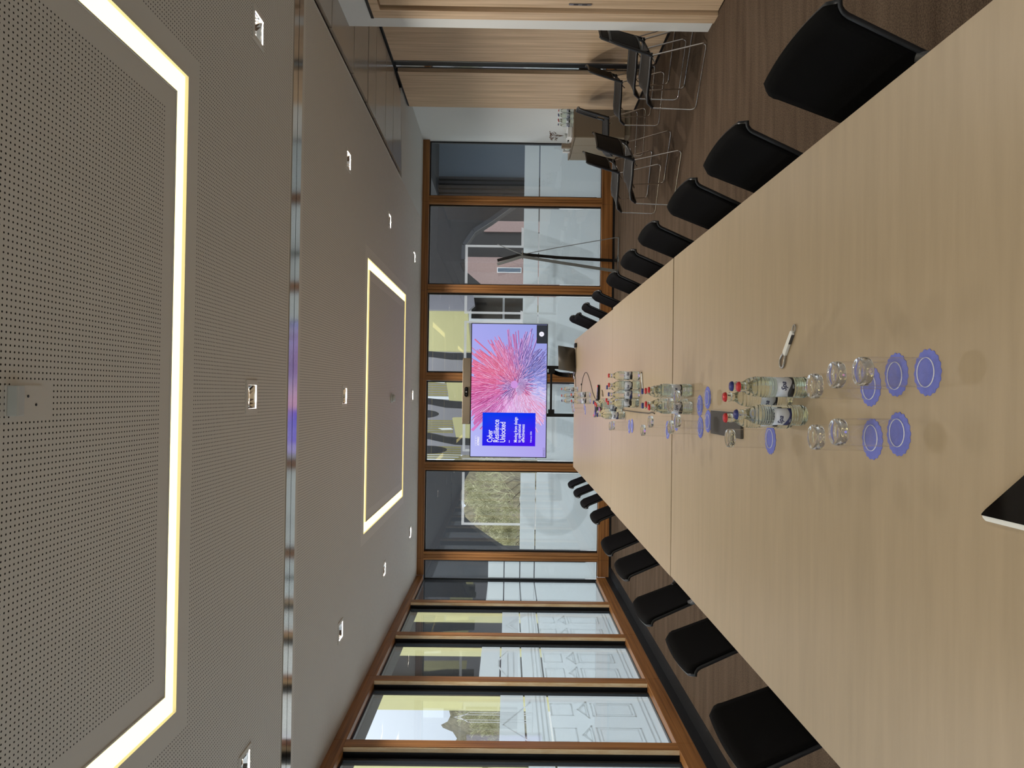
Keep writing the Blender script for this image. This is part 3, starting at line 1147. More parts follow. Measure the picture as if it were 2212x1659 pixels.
# ------------------------------------------------------------------ upturned tumblers on scalloped coasters
def make_coaster():
    b_ = MB()
    n = 96
    top, bot = [], []
    for k in range(n):
        a = 2 * PI * k / n
        r = .0475 + .0016 * math.cos(18 * a)
        top.append((r * math.cos(a), r * math.sin(a), .0014 + .0004 * math.sin(9 * a)))
        bot.append((r * math.cos(a), r * math.sin(a), 0))
    b_.add(top + bot + [(0, 0, .0016), (0, 0, 0)], [(k, (k + 1) % n, 2 * n) for k in range(n)] + [((k + 1) % n + n, k + n, 2 * n + 1) for k in range(n)] + [(k, k + n, (k + 1) % n + n, (k + 1) % n) for k in range(n)])
    return b_.build('coaster', M['coaster'])


def make_tumbler():
    """stands on its rim, thick base upward"""
    r = empty('tumbler')
    w = MB()
    w.lathe([(.0308, .0006), (.0307, .03), (.0304, .08), (.0300, .120)], 40)
    w.build('glass_wall', M['wall_glass'], r)
    rim = MB()
    rim.lathe([(.0297, 0), (.0312, 0), (.0314, .0009), (.0308, .0018), (.0297, .0018)], 40, close=True)
    rim.build('rim', M['rim'], r)
    bs = MB()
    bs.lathe([(0, .122), (.012, .1205), (.022, .119), (.0275, .1195), (.0298, .1225), (.0302, .129), (.0298, .1352), (.0284, .1390), (.0228, .1402), (.018, .1385), (.010, .1358), (0, .1352)], 44)
    bs.build('thick_base', M['glass'], r)
    return r


CO, TU = make_coaster(), make_tumbler()
spots = [(.058, 1.488, 'closest to the camera', True), (.054, 1.608, 'second along the oak side row', True), (.031, 1.722, 'third along the oak side row, nearing the bottles', True),
         (-.072, 1.597, 'front one of the window side pair', True), (-.090, 1.712, 'rear one of the window side pair', True), (-.132, 2.376, 'beside the black notebook, window side of the bottles', True),
         (-.002, 3.128, 'front one before the second bottle group, oak side', True), (-.036, 3.254, 'just behind the front oak side one, second group', True),
         (-.104, 3.118, 'front one of the second group, window side', True), (-.135, 3.240, 'just behind the front window side one, second group', True),
         (-.182, 3.903, 'standing alone window side past the second bottle group', True), (-.128, 3.700, 'half hidden behind the second group tumblers', True),
         (-.203, 5.017, 'front one at the third table seam, window side', True), (-.213, 5.131, 'rear one at the third table seam, window side', True),
         (-.162, 8.045, 'front one by the farthermost bottles', True), (-.118, 8.150, 'rear one by the farthermost bottles', True)]
for k, (x, y, lab, _) in enumerate(spots):
    c = CO if k == 0 else copy_tree(CO)
    c.location = (x + R.uniform(-.004, .004), y, TZ)
    c.rotation_euler = (0, 0, R.uniform(0, 6))
    tag(c, 'scalloped blue paper coaster under tumbler, ' + lab, 'coaster', 'blue coasters')
    t = TU if k == 0 else copy_tree(TU)
    t.location = (x - .001, y + .004, TZ + .0019)
    tag(t, 'upturned clear tumbler on blue coaster, ' + lab, 'glass', 'upturned tumblers')


# ------------------------------------------------------------------ small water bottles
def make_bottle(cap, kind):
    r = empty('water_bottle')
    p = [(0, .003), (.018, .002), (.0255, .0), (.0278, .004), (.0292, .009)]
    for k in range(5):                                       # ribbed foot
        z = .011 + k * .0065
        p += [(.0298, z), (.0302, z + .002), (.0298, z + .004), (.0288, z + .0052)]
    p += [(.0288, .045), (.0288, .100)]
    for k in range(5):                                       # ribbed shoulder
        z = .102 + k * .0062
        p += [(.0298, z), (.0302, z + .002), (.0297, z + .004), (.0287, z + .005)]
    p += [(.0290, .134), (.0272, .144), (.0225, .154), (.0165, .162), (.0130, .169), (.0120, .176), (.0125, .181), (.0143, .183), (.0143, .186), (.0122, .188), (.0122, .196), (0, .196)]
    MB().lathe(p, 36).build('bottle_glass', M['bottle'], r)
    cb_ = MB()
    n = 42
    prof = [(.0100, .2040), (.0125, .2028), (.0137, .1995), (.0140, .1955)]
    vs, fs = [(0, 0, .2042)], []
    for i, (rr, z) in enumerate(prof):
        for k in range(n):
            a = 2 * PI * k / n
            q = rr + (.0009 * math.cos(21 * a) * (i / 3.0))
            vs.append((q * math.cos(a), q * math.sin(a), z))
    fs += [(0, 1 + k, 1 + (k + 1) % n) for k in range(n)]
    for i in range(3):
        fs += [(1 + i * n + k, 1 + (i + 1) * n + k, 1 + (i + 1) * n + (k + 1) % n, 1 + i * n + (k + 1) % n) for k in range(n)]
    cb_.add(vs, fs, 0, True)
    cb_.build('crown_cap', M[cap], r)

    def wrap(a0, a1, z0, z1, rr, m, name, par, wave=0.0):
        g = MB()
        g.grid(lambda u, v: (rr * math.sin(math.radians(a0 + (a1 - a0) * u)), -rr * math.cos(math.radians(a0 + (a1 - a0) * u)),
                             z0 + (z1 + wave * math.sin(u * PI * 2) - z0) * v), 18, 2, thick=.0002)
        return g.build(name, m, par)
    lb = wrap(-75, 75, .048, .097, .02905, M['label'], 'paper_label', r)
    wrap(-75, 75, .048, .060, .0294, M['navy' if cap == 'blue' else 'dark'], 'label_band', lb, .006)
    text_obj('label_script', 'Spa', .020, M['navy'], lb, (0, 0, .072), (0, 0, 0), .95, .35, 'CENTER', .0001, .0294, .0004)
    text_obj('label_small_print', 'EAU', .006, M['label'], lb, (0, 0, .050), (0, 0, 0), 1, 0, 'CENTER', .0001, .0299)
    return r


BR, BB = make_bottle('red', 0), make_bottle('blue', 1)
bot = [(.031, 2.085, 'r', 'front one of the first group, silver label showing'), (.033, 2.150, 'b', 'standing right behind the front silver-labelled bottle'), (.001, 2.215, 'r', 'rearmost of the first group, between two pairs'),
       (-.049, 2.105, 'b', 'front one of the first group, window side, navy label'), (-.062, 2.208, 'r', 'behind the window side navy-labelled front bottle'),
       (.030, 3.410, 'r', 'front one of the second group, oak side'), (.026, 3.490, 'r', 'second in the oak side file of the second group'), (.024, 3.575, 'b', 'last in the oak side file of the second group'),
       (-.051, 3.400, 'r', 'front one of the second group, window side'), (-.038, 3.480, 'r', 'second in the window side file of the second group'), (-.046, 3.565, 'b', 'last in the window side file of the second group'),
       (.132, 4.770, 'r', 'standing apart at oak side end, third group'), (.0708, 4.760, 'r', 'second in third group'), (.056, 4.850, 'b', 'peeping from behind in the third group, oak side'),
       (.0095, 4.765, 'b', 'third from oak side end, third group, white label'), (-.046, 4.790, 'r', 'window side end of the third group'), (-.030, 4.870, 'r', 'tucked behind its window side end, third group'),
       (-.142, 5.345, 'b', 'front one of the fourth group, window side'), (-.126, 5.450, 'b', 'right behind the front window side one, fourth group'),
       (-.070, 5.420, 'r', 'front one of the fourth group, table middle'), (-.060, 5.500, 'r', 'second in the middle file of the fourth group'), (-.052, 5.590, 'b', 'last in the middle file of the fourth group'),
       (.076, 8.940, 'r', 'oak side end of the farthermost row'), (-.005, 8.920, 'r', 'second in the farthermost row'), (-.042 - .025, 8.900, 'b', 'window side end of the farthermost row'),
       (.007, 7.580, 'r', 'front pair past the conference phone, oak side'), (-.058, 7.540, 'r', 'front pair past the conference phone, window side')]
ur = ub = True
for x, y, k, lab in bot:
    if k == 'r':
        c = BR if ur else copy_tree(BR)
        ur = False
    else:
        c = BB if ub else copy_tree(BB)
        ub = False
    c.location = (x, y, TZ + .0003)
    c.rotation_euler = (0, 0, R.uniform(-.9, .9))
    tag(c, 'small water bottle with %s cap, %s' % ('red' if k == 'r' else 'blue', lab), 'bottle', 'water bottles on the table')

# ------------------------------------------------------------------ other things on the table
nb = empty('notebook', (-.103, 2.84, TZ))
tag(nb, 'dark grey notebook lying behind the first bottle group', 'notebook')
MB().box((-.048, -.19, 0.0005), (.048, .205, .011)).build('cover', plain('notebook_cover', (46, 42, 38), 0.6), nb, bevel=.002)
MB().box((-.044, -.186, .002), (.0485, .201, .009)).build('page_block', M['paper'], nb)
# bottle opener
bo = empty('bottle_opener', (.164, 2.222, TZ), math.atan2(2.168 - 2.275, .221 - .112))
tag(bo, 'white handled bottle opener with steel loops lying on the table', 'bottle opener')
h = MB()
h.prism([(-.040, -.008), (-.034, -.0105), (.046, -.0095), (.052, -.004), (.052, .004), (.046, .0095), (-.034, .0105), (-.040, .008)], .0006, .010)
h.build('handle', M['whitep'], bo, bevel=.002)
MB().prism([(.010, -.0112), (.046, -.0105), (.046, -.0075), (.010, -.0075)], .001, .0095).build('grip_insert', M['arm'], bo)
MB().tube([(-.040 - .024 + .026 * math.cos(a), .0145 * math.sin(a) * (1.15 - .25 * math.cos(a)), .0045) for a in [2 * PI * k / 28 for k in range(28)]], .0035, 8, closed=True).build('opener_loop', M['steel'], bo)
MB().tube([(.052 + .010 + .013 * math.cos(a), .0095 * math.sin(a), .0045) for a in [2 * PI * k / 22 for k in range(22)]], .0022, 8, closed=True).build('hanging_loop', M['steel'], bo)
# pens
for k, (p, q, lab) in enumerate([((.156, 4.662), (.042, 4.612), 'white and black pen lying before the third bottle group'),
                                 ((.054, 6.614), (-.007, 6.532), 'beige pen lying beside the conference phone')]):
    dx, dy = q[0] - p[0], q[1] - p[1]
    pn = empty('pen', (p[0], p[1], TZ + .0058), math.atan2(dy, dx))
    tag(pn, lab, 'pen')
    L = math.hypot(dx, dy)
    MB().tube([(.012, 0, 0), (L * .97, 0, 0), (L, 0, 0)], [.0052, .0054, .003], 12).build('barrel', M['whitep'] if k == 0 else M['bar'], pn)
    MB().tube([(0, 0, 0), (.004, 0, 0), (.012, 0, 0)], [.001, .0025, .005], 12).build('tip', M['gasket'], pn)
    MB().box((L * .6, -.0015, .0045), (L * .97, .0015, .0075)).build('clip', M['gasket'], pn)
# conference phone: three tapering arms with red lights, and its lead
ph = empty('conference_phone', (-.100, 6.86, TZ))
tag(ph, 'black three-armed conference phone with red lights among the bottles', 'phone')
for k, a in enumerate((-17, 113, 262)):
    L = (.21, .25, .29)[k]
    a = math.radians(a)
    ar = MB()
    ca, sa = math.cos(a), math.sin(a)
    ar.prism([(0.02 * ca - w * sa, .02 * sa + w * ca) for w in (-.062, .062)] + [(L * ca - w * sa, L * sa + w * ca) for w in (.016, -.016)], .001, .022)
    am = ar.build('arm', M['glossblack'], ph, bevel=.006)
    MB().lathe([(0, 0), (.007, 0), (.007, .003), (0, .004)], 12, c=((L - .015) * ca, (L - .015) * sa, .021)).build('mute_light', M['led'], am)
MB().lathe([(0, .001), (.075, .001), (.078, .02), (.06, .034), (0, .036)], 30).build('speaker_dome', M['frame'], ph)
cd = MB()
cd.tube([(-.112, 6.55, TZ + .004), (-.098, 6.2, TZ + .004), (-.097, 5.92, TZ + .004), (-.105, 5.3, TZ + .004), (-.106, 4.8, TZ + .004), (-.103, 4.41, TZ + .004), (-.094, 4.32, TZ + .004), (-.10, 4.24, TZ + .004)], .0034, 8)
tag(cd.build('phone_lead', M['cable']), 'thin brown lead running along the table from the conference phone', 'cable')
# laptop, its charger and lead, puck
lp = empty('laptop', (.446, 9.27, TZ), math.atan2(.141, .308))
tag(lp, 'open grey laptop on the table end by the screen, lid back showing', 'laptop')
MB().box((-.17, 0.0, .004), (.17, .215, .016)).build('base', M['laptop'], lp, bevel=.003)
lid = MB()
lid.grid(lambda u, v: (-.17 + .34 * u, -.012 - .062 * v, .012 + .212 * v), 2, 2, thick=.006)
lo_ = lid.build('lid', M['laptop'], lp)
MB().box((-.11, -.01, .002), (.11, .004, .016)).build('hinge', M['gasket'], lp)
ad = MB()
ad.box((.60, 9.10, TZ + .0005), (.655, 9.20, TZ + .03))
tag(ad.build('power_adapter', M['gasket'], bevel=.006), 'black power adapter beside the laptop on the table corner', 'power adapter')
pk = MB()
pk.lathe([(0, 0.0005), (.028, .0005), (.032, .004), (.032, .018), (.026, .024), (0, .026)], 26, c=(.245, 9.30, TZ))
tag(pk.build('wireless_puck', M['steel']), 'small round grey puck beside the open laptop', 'presentation puck')
cl = MB()


def smooth(pts, n=6):
    P = [Vector(p) for p in pts]
    out = []
    for i in range(len(P) - 1):
        a, b_, c_, d = P[max(i - 1, 0)], P[i], P[i + 1], P[min(i + 2, len(P) - 1)]
        for k in range(n):
            t = k / n
            out.append(.5 * ((2 * b_) + (c_ - a) * t + (2 * a - 5 * b_ + 4 * c_ - d) * t * t + (3 * b_ - a - 3 * c_ + d) * t ** 3))
    return out + [P[-1]]


cl.tube(smooth([(-.02, 8.55, TZ + .004), (.05, 8.47, TZ + .004), (.127, 8.43, TZ + .004), (.2, 8.30, TZ + .005), (.252, 8.08, TZ + .004), (.233, 7.85, TZ + .004), (.16, 7.62, TZ + .004), (.095, 7.47, TZ + .004), (.02, 7.30, TZ + .004), (-.03, 7.12, TZ + .004)]), .0032, 8)
co_ = cl.build('charging_cable', M['cable'])
tag(co_, 'looped grey cable lying on the table before the laptop', 'cable')
MB().lathe([(0, 0), (.009, .001), (.012, .008), (.009, .015), (0, .016)], 14, c=(.127, 8.43, TZ)).build('cable_clip', M['gasket'], co_)
l2 = MB()
l2.tube(smooth([(.245, 9.262, TZ + .004), (.2, 9.2, TZ + .004), (.12, 9.17, TZ + .004), (.06, 9.10, TZ + .004)]), .003, 8)
tag(l2.build('puck_cable', M['gasket']), 'thin black cable trailing from the grey puck', 'cable')
# pointed black glass device at the table end
pd = empty('table_controller', (-.204, 1.302, TZ))
tag(pd, 'pointed black glass device with white rim at the near table edge', 'touch controller')
outl = [(-.009, -.011), (-.004, -.0025), (.002, -.0015), (.0135, -.014), (.21, -.28), (.20, -.30), (.012, -.325), (-.006, -.318)]
MB().prism(outl, .0005, .0105).build('white_rim', M['whitep'], pd, bevel=.0015)
inn = [(.0002, -.003), (.003, -.0035), (.0127, -.0147), (.208, -.28), (.199, -.298), (.014, -.322), (.004, -.316)]
MB().prism(inn, .0106, .0122).build('glass_face', M['glossblack'], pd)

# ------------------------------------------------------------------ the screen on its stand
SY = 10.33
tv = empty('display_screen', (.055, SY, 0))
tag(tv, 'large presentation screen on black stand showing a blue title card on pink spikes', 'screen')
sx0, sx1, sz0, sz1 = -.948, .952, 1.040, 2.126
hb = MB()
hb.box((sx0, .004, sz0), (sx1, .07, sz1))
hb.build('housing', M['tv'], tv, bevel=.004)
bz = MB()
e = .011
for a, b_ in (((sx0, sz0), (sx1, sz0 + .012)), ((sx0, sz1 - e), (sx1, sz1)), ((sx0, sz0 + .012), (sx0 + e, sz1 - e)), ((sx1 - e, sz0 + .012), (sx1, sz1 - e))):
    bz.box((a[0], -.004, a[1]), (b_[0], .004, b_[1]))
bz.build('bezel', M['tv'], tv)
# picture: thousands of slim coloured wedges bursting from a centre
PX0, PX1, PZ0, PZ1 = sx0 + e, sx1 - e, sz0 + .012, sz1 - e
ccx, ccz = PX0 + .545 * (PX1 - PX0), PZ1 - .60 * (PZ1 - PZ0)
pv, pf, pc = [], [], []


def poly(pts, cols, lay):
    o = len(pv)
    for p in pts:
        pv.append((min(max(p[0], PX0), PX1), -lay * 2.2e-7 - .0010, min(max(p[1], PZ0), PZ1)))
    pf.append(tuple(range(o, o + len(pts))))
    pc.extend(cols)


def mixc(a, b_, t):
    return tuple(a[i] + (b_[i] - a[i]) * t for i in range(3))


SKYC = [(165, 172, 238), (196, 190, 240)]
poly([(PX0, PZ0), (PX1, PZ0), (PX1, PZ1), (PX0, PZ1)], [(176, 164, 236), (150, 160, 226), (166, 168, 236), (182, 186, 244)], 0)
lay = 1


def reach(a):
    dx, dz = math.cos(a), math.sin(a)
    t = 1e9
    if dx > 1e-6: t = min(t, (PX1 - ccx) / dx)
    if dx < -1e-6: t = min(t, (PX0 - ccx) / dx)
    if dz > 1e-6: t = min(t, (PZ1 - ccz) / dz)
    if dz < -1e-6: t = min(t, (PZ0 - ccz) / dz)
    return t


stops = [(-180, (226, 206, 246), (196, 140, 196), .62), (-160, (226, 206, 246), (210, 130, 170), .8), (-140, (218, 196, 240), (222, 120, 156), .9), (-110, (180, 176, 236), (232, 222, 248), .8), (-75, (154, 160, 228), (124, 130, 204), .75),
         (-40, (152, 146, 216), (72, 66, 120), .8), (-12, (196, 156, 220), (110, 92, 160), .75), (8, (212, 140, 200), (150, 84, 140), .85), (25, (224, 136, 184), (186, 92, 136), .9),
         (42, (228, 134, 176), (196, 96, 130), .62), (60, (234, 132, 168), (204, 92, 122), 1.0), (85, (234, 134, 180), (196, 78, 130), 1.05), (115, (230, 134, 194), (170, 66, 128), 1.05),
         (140, (222, 130, 206), (146, 66, 126), .95), (160, (214, 140, 214), (250, 214, 240), .68), (180, (226, 206, 246), (196, 140, 196), .62)]


def at_angle(deg):
    for i in range(len(stops) - 1):
        if stops[i][0] <= deg <= stops[i + 1][0]:
            t = (deg - stops[i][0]) / (stops[i + 1][0] - stops[i][0])
            return mixc(stops[i][1], stops[i + 1][1], t), mixc(stops[i][2], stops[i + 1][2], t), stops[i][3] + (stops[i + 1][3] - stops[i][3]) * t
    return stops[0][1:]


RP = random.Random(11)
for d0 in range(-180, 180, 3):                                        # broad fans behind the spikes
    l0, k0, _ = at_angle(d0)
    if not (30 <= d0 < 60) and abs(d0) < 136:
        rr = [reach(math.radians(d)) * (1.02 if (60 <= d0 < 150) or -110 < d0 < -40 else .5) * RP.uniform(.86, 1.0) for d in (d0, d0 + 3)]
        q = mixc(l0, k0, RP.uniform(.05, .4))
        poly([(ccx, ccz), (ccx + rr[0] * math.cos(math.radians(d0)), ccz + rr[0] * math.sin(math.radians(d0))), (ccx + rr[1] * math.cos(math.radians(d0 + 3.1)), ccz + rr[1] * math.sin(math.radians(d0 + 3.1)))], [mixc(l0, k0, .6), q, q], lay)
        lay += 1
items = []
for k in range(1500):
    deg = RP.uniform(-180, 180)
    light, dark, ln = at_angle(deg)
    clump = .5 + .5 * math.sin(deg * .19 + 1.3) * math.sin(deg * .083)
    L = RP.uniform(.25, 1.0) * (.55 + .55 * clump) * ln
    items.append((L, deg, light, dark))
items.sort(key=lambda q: -q[0])
for L, deg, light, dark in items:
    a = math.radians(deg + RP.uniform(-4, 4))
    off = RP.uniform(-.10, .10)
    bx, bz_ = ccx - math.sin(a) * off, ccz + math.cos(a) * off * .8
    r = min(reach(a) * 1.02, L * 1.05)
    w = RP.uniform(.003, .010) * (.5 + L)
    tx, tz = bx + math.cos(a) * r, bz_ + math.sin(a) * r
    sx, sz = -math.sin(a) * w, math.cos(a) * w
    j = RP.uniform(-14, 14)
    lt = tuple(min(255, max(0, c + j)) for c in light)
    if RP.random() < .28:
        lt = mixc(lt, (238, 206, 244), RP.uniform(.3, .7))
    poly([(bx + sx * .6, bz_ + sz * .6), (tx + sx, tz + sz), (tx, tz), (bx, bz_)], [mixc(lt, dark, .5), lt, lt, mixc(lt, dark, .35)], lay)
    poly([(bx, bz_), (tx, tz), (tx - sx, tz - sz), (bx - sx * .6, bz_ - sz * .6)], [mixc(lt, dark, .8), mixc(lt, dark, .65), dark, dark], lay)
    lay += 1
for k in range(260):                                                  # small rods round the heart, lilac and violet
    a = RP.uniform(-2.4, 3.0)
    r0 = RP.uniform(.03, .20)
    r1 = r0 + RP.uniform(.04, .12)
    w = .0055
    dx, dz = math.cos(a), math.sin(a)
    t = (math.sin(a * 2 + .5) + 1) / 2
    lt = mixc((206, 160, 226), (236, 128, 170), t)
    dk_ = mixc((92, 78, 140), (176, 90, 140), t)
    p, q = (ccx + dx * r0, ccz + dz * r0), (ccx + dx * r1, ccz + dz * r1)
    sx, sz = -dz * w, dx * w
    poly([(p[0] + sx, p[1] + sz), (q[0] + sx, q[1] + sz), q, p], [lt, (240, 220, 246), lt, dk_], lay)
    poly([p, q, (q[0] - sx, q[1] - sz), (p[0] - sx, p[1] - sz)], [dk_, lt, dk_, dk_], lay)
    lay += 1
nn_ = 40
poly([(ccx + .055 * math.cos(2 * PI * k / nn_), ccz + .03 + .05 * math.sin(2 * PI * k / nn_)) for k in range(nn_)], [(206, 150, 222)] * nn_, lay)
lay += 1
for row in range(9):                                                  # knobbly dome under the heart
    for k in range(26):
        a = -2.9 + 2.0 * k / 25
        r = .05 + row * .012
        x, z = ccx - .01 + r * math.cos(a), ccz + .01 + r * math.sin(a) * .95
        s = .0042
        poly([(x - s, z - s), (x + s, z - s), (x + s, z + s), (x - s, z + s)], [(96, 84, 140), (96, 84, 140), (232, 196, 240), (206, 168, 228)], lay)
        lay += 1
me = bpy.data.meshes.new('screen')
me.from_pydata(pv, [], pf)
ca = me.color_attributes.new('picture', 'FLOAT_COLOR', 'POINT')
for i, c in enumerate(pc):
    ca.data[i].color = lin(tuple(min(255, max(0, v)) for v in c))
me.materials.append(M['picture'])
scr = bpy.data.objects.new('screen', me)
C.objects.link(scr)
scr.parent = tv
# title card
cy0, cy1, cz0, cz1 = -.784, -.314, 1.200, 1.950
me = bpy.data.meshes.new('title_card')
me.from_pydata([(cy0, -.0026, cz0), (cy1, -.0026, cz0), (cy1, -.0026, cz1), (cy0, -.0026, cz1)], [], [(0, 1, 2, 3)])
ca = me.color_attributes.new('picture', 'FLOAT_COLOR', 'POINT')
for i, c in enumerate([(72, 14, 232), (6, 44, 236), (0, 62, 236), (40, 30, 232)]):
    ca.data[i].color = lin(c)
me.materials.append(M['picture'])
tcd = bpy.data.objects.new('title_card', me)
C.objects.link(tcd)
tcd.parent = scr
UP = (PI / 2, 0, 0)


def line(body, x, z, size, width, bold=0.0, shear=0.0):
    o = text_obj('screen_text', body, size, M['ink'], scr, (x, -.0032, z), UP, 1.0, shear, 'LEFT', .0001, None, bold)
    w = max(v.co.x for v in o.data.vertices)
    for v in o.data.vertices:
        v.co.x *= width / w
    return o


line('Cyber', -.737, 1.807, .112, .178, .0012)
line('Resilience', -.737, 1.716, .112, .324, .0012)
line('Unlocked', -.737, 1.625, .112, .290, .0012)
line('\u2013', -.737, 1.548, .08, .034, .001)
line('Moving from design', -.733, 1.459, .064, .357, .0008)
line('to operational', -.733, 1.407, .064, .257, .0008)
line('effectiveness', -.733, 1.353, .064, .257, .0008)
line('February 2026', -.731, 1.253, .027, .158, .0004)
line('KPMG', -.785, 1.993, .040, .128, .0012, .25)
lg = MB()
for k in range(4):
    x0 = -.783 + k * .0345
    for a, b_ in (((x0, 2.026), (x0 + .0025, 2.051)), ((x0 + .030, 2.026), (x0 + .0325, 2.051)), ((x0, 2.0485), (x0 + .0325, 2.051))):
        lg.box((a[0], -.0033, a[1]), (b_[0], -.0031, b_[1]))
lg.build('logo_squares', M['ink'], scr)
g = MB()
g.box((.673, -.0030, 1.052), (.937, -.0028, 1.199))
gb_ = g.build('meeting_panel', M['greybox'], scr)
MB().prism([(.806 + .035 * math.cos(2 * PI * k / 32), 1.129 + .035 * math.sin(2 * PI * k / 32)) for k in range(32)], -.0036, -.0032, 'y').build('meeting_badge', M['ink'], gb_)
text_obj('badge_mark', 'pt', .02, M['greybox'], gb_, (.798, -.0038, 1.125), UP)
g = MB()
for a, b_ in (((-.926, 1.063), (-.806, 1.0655)), ((-.926, 1.0865), (-.806, 1.089)), ((-.926, 1.0655), (-.9235, 1.0865)), ((-.8085, 1.0655), (-.806, 1.0865))):
    g.box((a[0], -.0030, a[1]), (b_[0], -.0028, b_[1]))
gl_ = g.build('classification_tag', M['greybox'], scr)
text_obj('tag_text', 'KPMG Public', .017, M['greybox'], gl_, (-.919, -.0030, 1.0705), UP)
# stand of the screen
for x in (.395 - .055, -.287 - .055):
    MB().box((x - .023, .075, .10), (x + .023, .125, 1.9)).build('stand_post', M['blackmetal'], tv)
    MB().box((x - .035, -.30, .055), (x + .035, .42, .10)).build('stand_foot', M['blackmetal'], tv)
    for y in (-.27, .39):
        MB().lathe([(0, -.012), (.027, -.012), (.027, .012), (0, .012)], 16, mat=Matrix.Translation((x, y, .0275)) @ Matrix.Rotation(PI / 2, 4, 'Y')).build('castor', M['tyre'], tv)
MB().box((-.342, .078, .965), (.34, .12, .994)).build('stand_crossbar', M['blackmetal'], tv)
MB().box((-.342, .078, .35), (.34, .12, .40)).build('stand_crossbar', M['blackmetal'], tv)
for x in (-.29, .29):
    MB().box((x - .03, .07, .93), (x + .03, .075, 1.02)).build('mount_bracket', M['blackmetal'], tv)
ccn = MB()
pts = smooth([(.29, .10, .985), (.27, .10, .93), (.245, .10, .86), (.235, .10, .76), (.235, .10, .55), (.24, .10, .41)], 8)
for i in range(len(pts) - 1):
    p, q = pts[i], pts[i + 1]
    m_ = (p + q) / 2
    ccn.box((-.030, -.012, -.009), (.030, .012, .009), 0, Matrix.Translation(m_) @ Matrix.Rotation(math.atan2(q.x - p.x, -(q.z - p.z)) * -1, 4, 'Y'))
ccn.build('cable_chain', M['blackmetal'], tv)
# speaker bar with cameras on top of the screen
vb = empty('video_bar', (.040, SY - .02, 2.127))
tag(vb, 'long taupe video bar with black camera window on top of the screen', 'video bar')
MB().box((-.467, 0, 0), (.467, .08, .113)).build('speaker_body', M['bar'], vb, bevel=.006)
win = MB()
win.prism([(-.012 + (.045 if math.cos(a) > 0 else -.045) + .026 * math.cos(a), .056 + .026 * math.sin(a)) for a in [2 * PI * (k + .5) / 32 for k in range(32)]], -.004, .002, 'y')
wn = win.build('camera_window', M['glossblack'], vb)
for x in (-.05, -.012, .012, .035):
    MB().lathe([(0, 0), (.011, 0), (.011, .003), (.006, .004), (0, .002)], 16, mat=Matrix.Translation((x, -.004, .056)) @ Matrix.Rotation(PI / 2, 4, 'X')).build('lens', M['frame'] if x != -.012 else M['steel'], wn)
text_obj('maker_mark', 'neat', .016, M['label'], vb, (-.455, -.0008, .014), UP)

# ------------------------------------------------------------------ easel stand by the end glazing
es = empty('easel_stand', (2.06, 10.70, 0))
tag(es, 'dark grey steel easel stand with crossing flat bars before the end glazing', 'easel')


def flat(pts, w, t, name, m='easel'):
    """bent flat bar: points (x, y, z), width direction across"""
    mb = MB()
    P = [Vector(p) for p in pts]
    for i in range(len(P) - 1):
        d = (P[i + 1] - P[i])
        L = d.length
        d.normalize()
        wd = Vector(w)
        wd = (wd - d * wd.dot(d))
        ww = wd.length
        wd.normalize()
        n_ = d.cross(wd)
        vs = []
        for s in (P[i] - d * t * .5, P[i + 1] + d * t * .5):
            for a, b_ in ((-1, -1), (1, -1), (1, 1), (-1, 1)):
                vs.append(tuple(s + wd * (a * ww / 2) + n_ * (b_ * t / 2)))
        mb.add(vs, [(3, 2, 1, 0), (4, 5, 6, 7), (0, 1, 5, 4), (1, 2, 6, 5), (2, 3, 7, 6), (3, 0, 4, 7)])
    return mb.build(name, M[m], es, bevel=.0015)


flat([(-.085, .03, 1.775), (.005, .0, 1.41), (-.025, .05, .9), (-.050, .10, .055), (-.050, .09, .012), (.0, .0, .006)], (.046, .012, 0), .008, 'flat_bar', 'blackmetal')
flat([(-.150, -.02, 1.775), (-.035, -.03, 1.41), (-.115, -.06, .9), (-.240, -.10, .055), (-.240, -.09, .012), (-.05, .0, .006)], (.045, .010, 0), .008, 'flat_bar')
flat([(.150, .02, 1.775), (.0, .0, 1.42), (.11, .0, .9), (.245, -.12, .06), (.245, -.12, .014), (.0, -.04, .006), (-.09, -.10, .006)], (.006, .04, 0), .010, 'edge_bar')
MB().tube([(.055, -.02, 1.41), (-.075, -.02, 1.41)], .009, 12).build('pivot_pin', M['chrome'], es)

# ------------------------------------------------------------------ sideboard and what stands on it
sbx = empty('sideboard', (3.45, 9.70, 0))
tag(sbx, 'low taupe sideboard with three doors against the white alcove wall', 'sideboard')
MB().box((.018, 0, .08), (.415, .95, .755)).build('carcass', M['cab_side'], sbx, bevel=.001)
MB().box((-.002, -.003, .745), (.415, .953, .765)).build('top_board', M['cab_side'], sbx, bevel=.001)
MB().box((.05, .03, 0), (.415, .93, .08)).build('plinth', M['cab'], sbx)
for k in range(3):
    d = MB().box((0, .004 + k * .316, .085), (.0175, .314 + k * .316, .738)).build('door', M['cab'], sbx, bevel=.001)
SZ = .7655
tray = empty('tray', (3.62, 10.13, SZ))
tag(tray, 'long white tray of boxes on the sideboard, vase standing on it', 'tray')
MB().box((-.11, -.24, 0), (.13, .30, .022)).build('tray_base', M['paper'], tray, bevel=.003)
MB().box((-.09, -.22, .022), (.11, .10, .058)).build('box_row', M['whitep'], tray, bevel=.003)
MB().box((-.092, -.10, .03), (-.0905, -.05, .05)).build('box_print', M['dark'], tray)
vz = empty('vase', (3.585, 10.02, SZ + .0585))
tag(vz, 'small clear vase with dried brown flowers on the sideboard tray', 'vase')
MB().lathe([(0, 0), (.03, 0), (.034, .02), (.030, .05), (.012, .078), (.010, .092), (.013, .098)], 22).build('vase_glass', M['wall_glass'], vz)
MB().lathe([(0, .002), (.028, .003), (.031, .02), (.029, .035), (0, .036)], 18).build('vase_water', M['greyp'], vz)
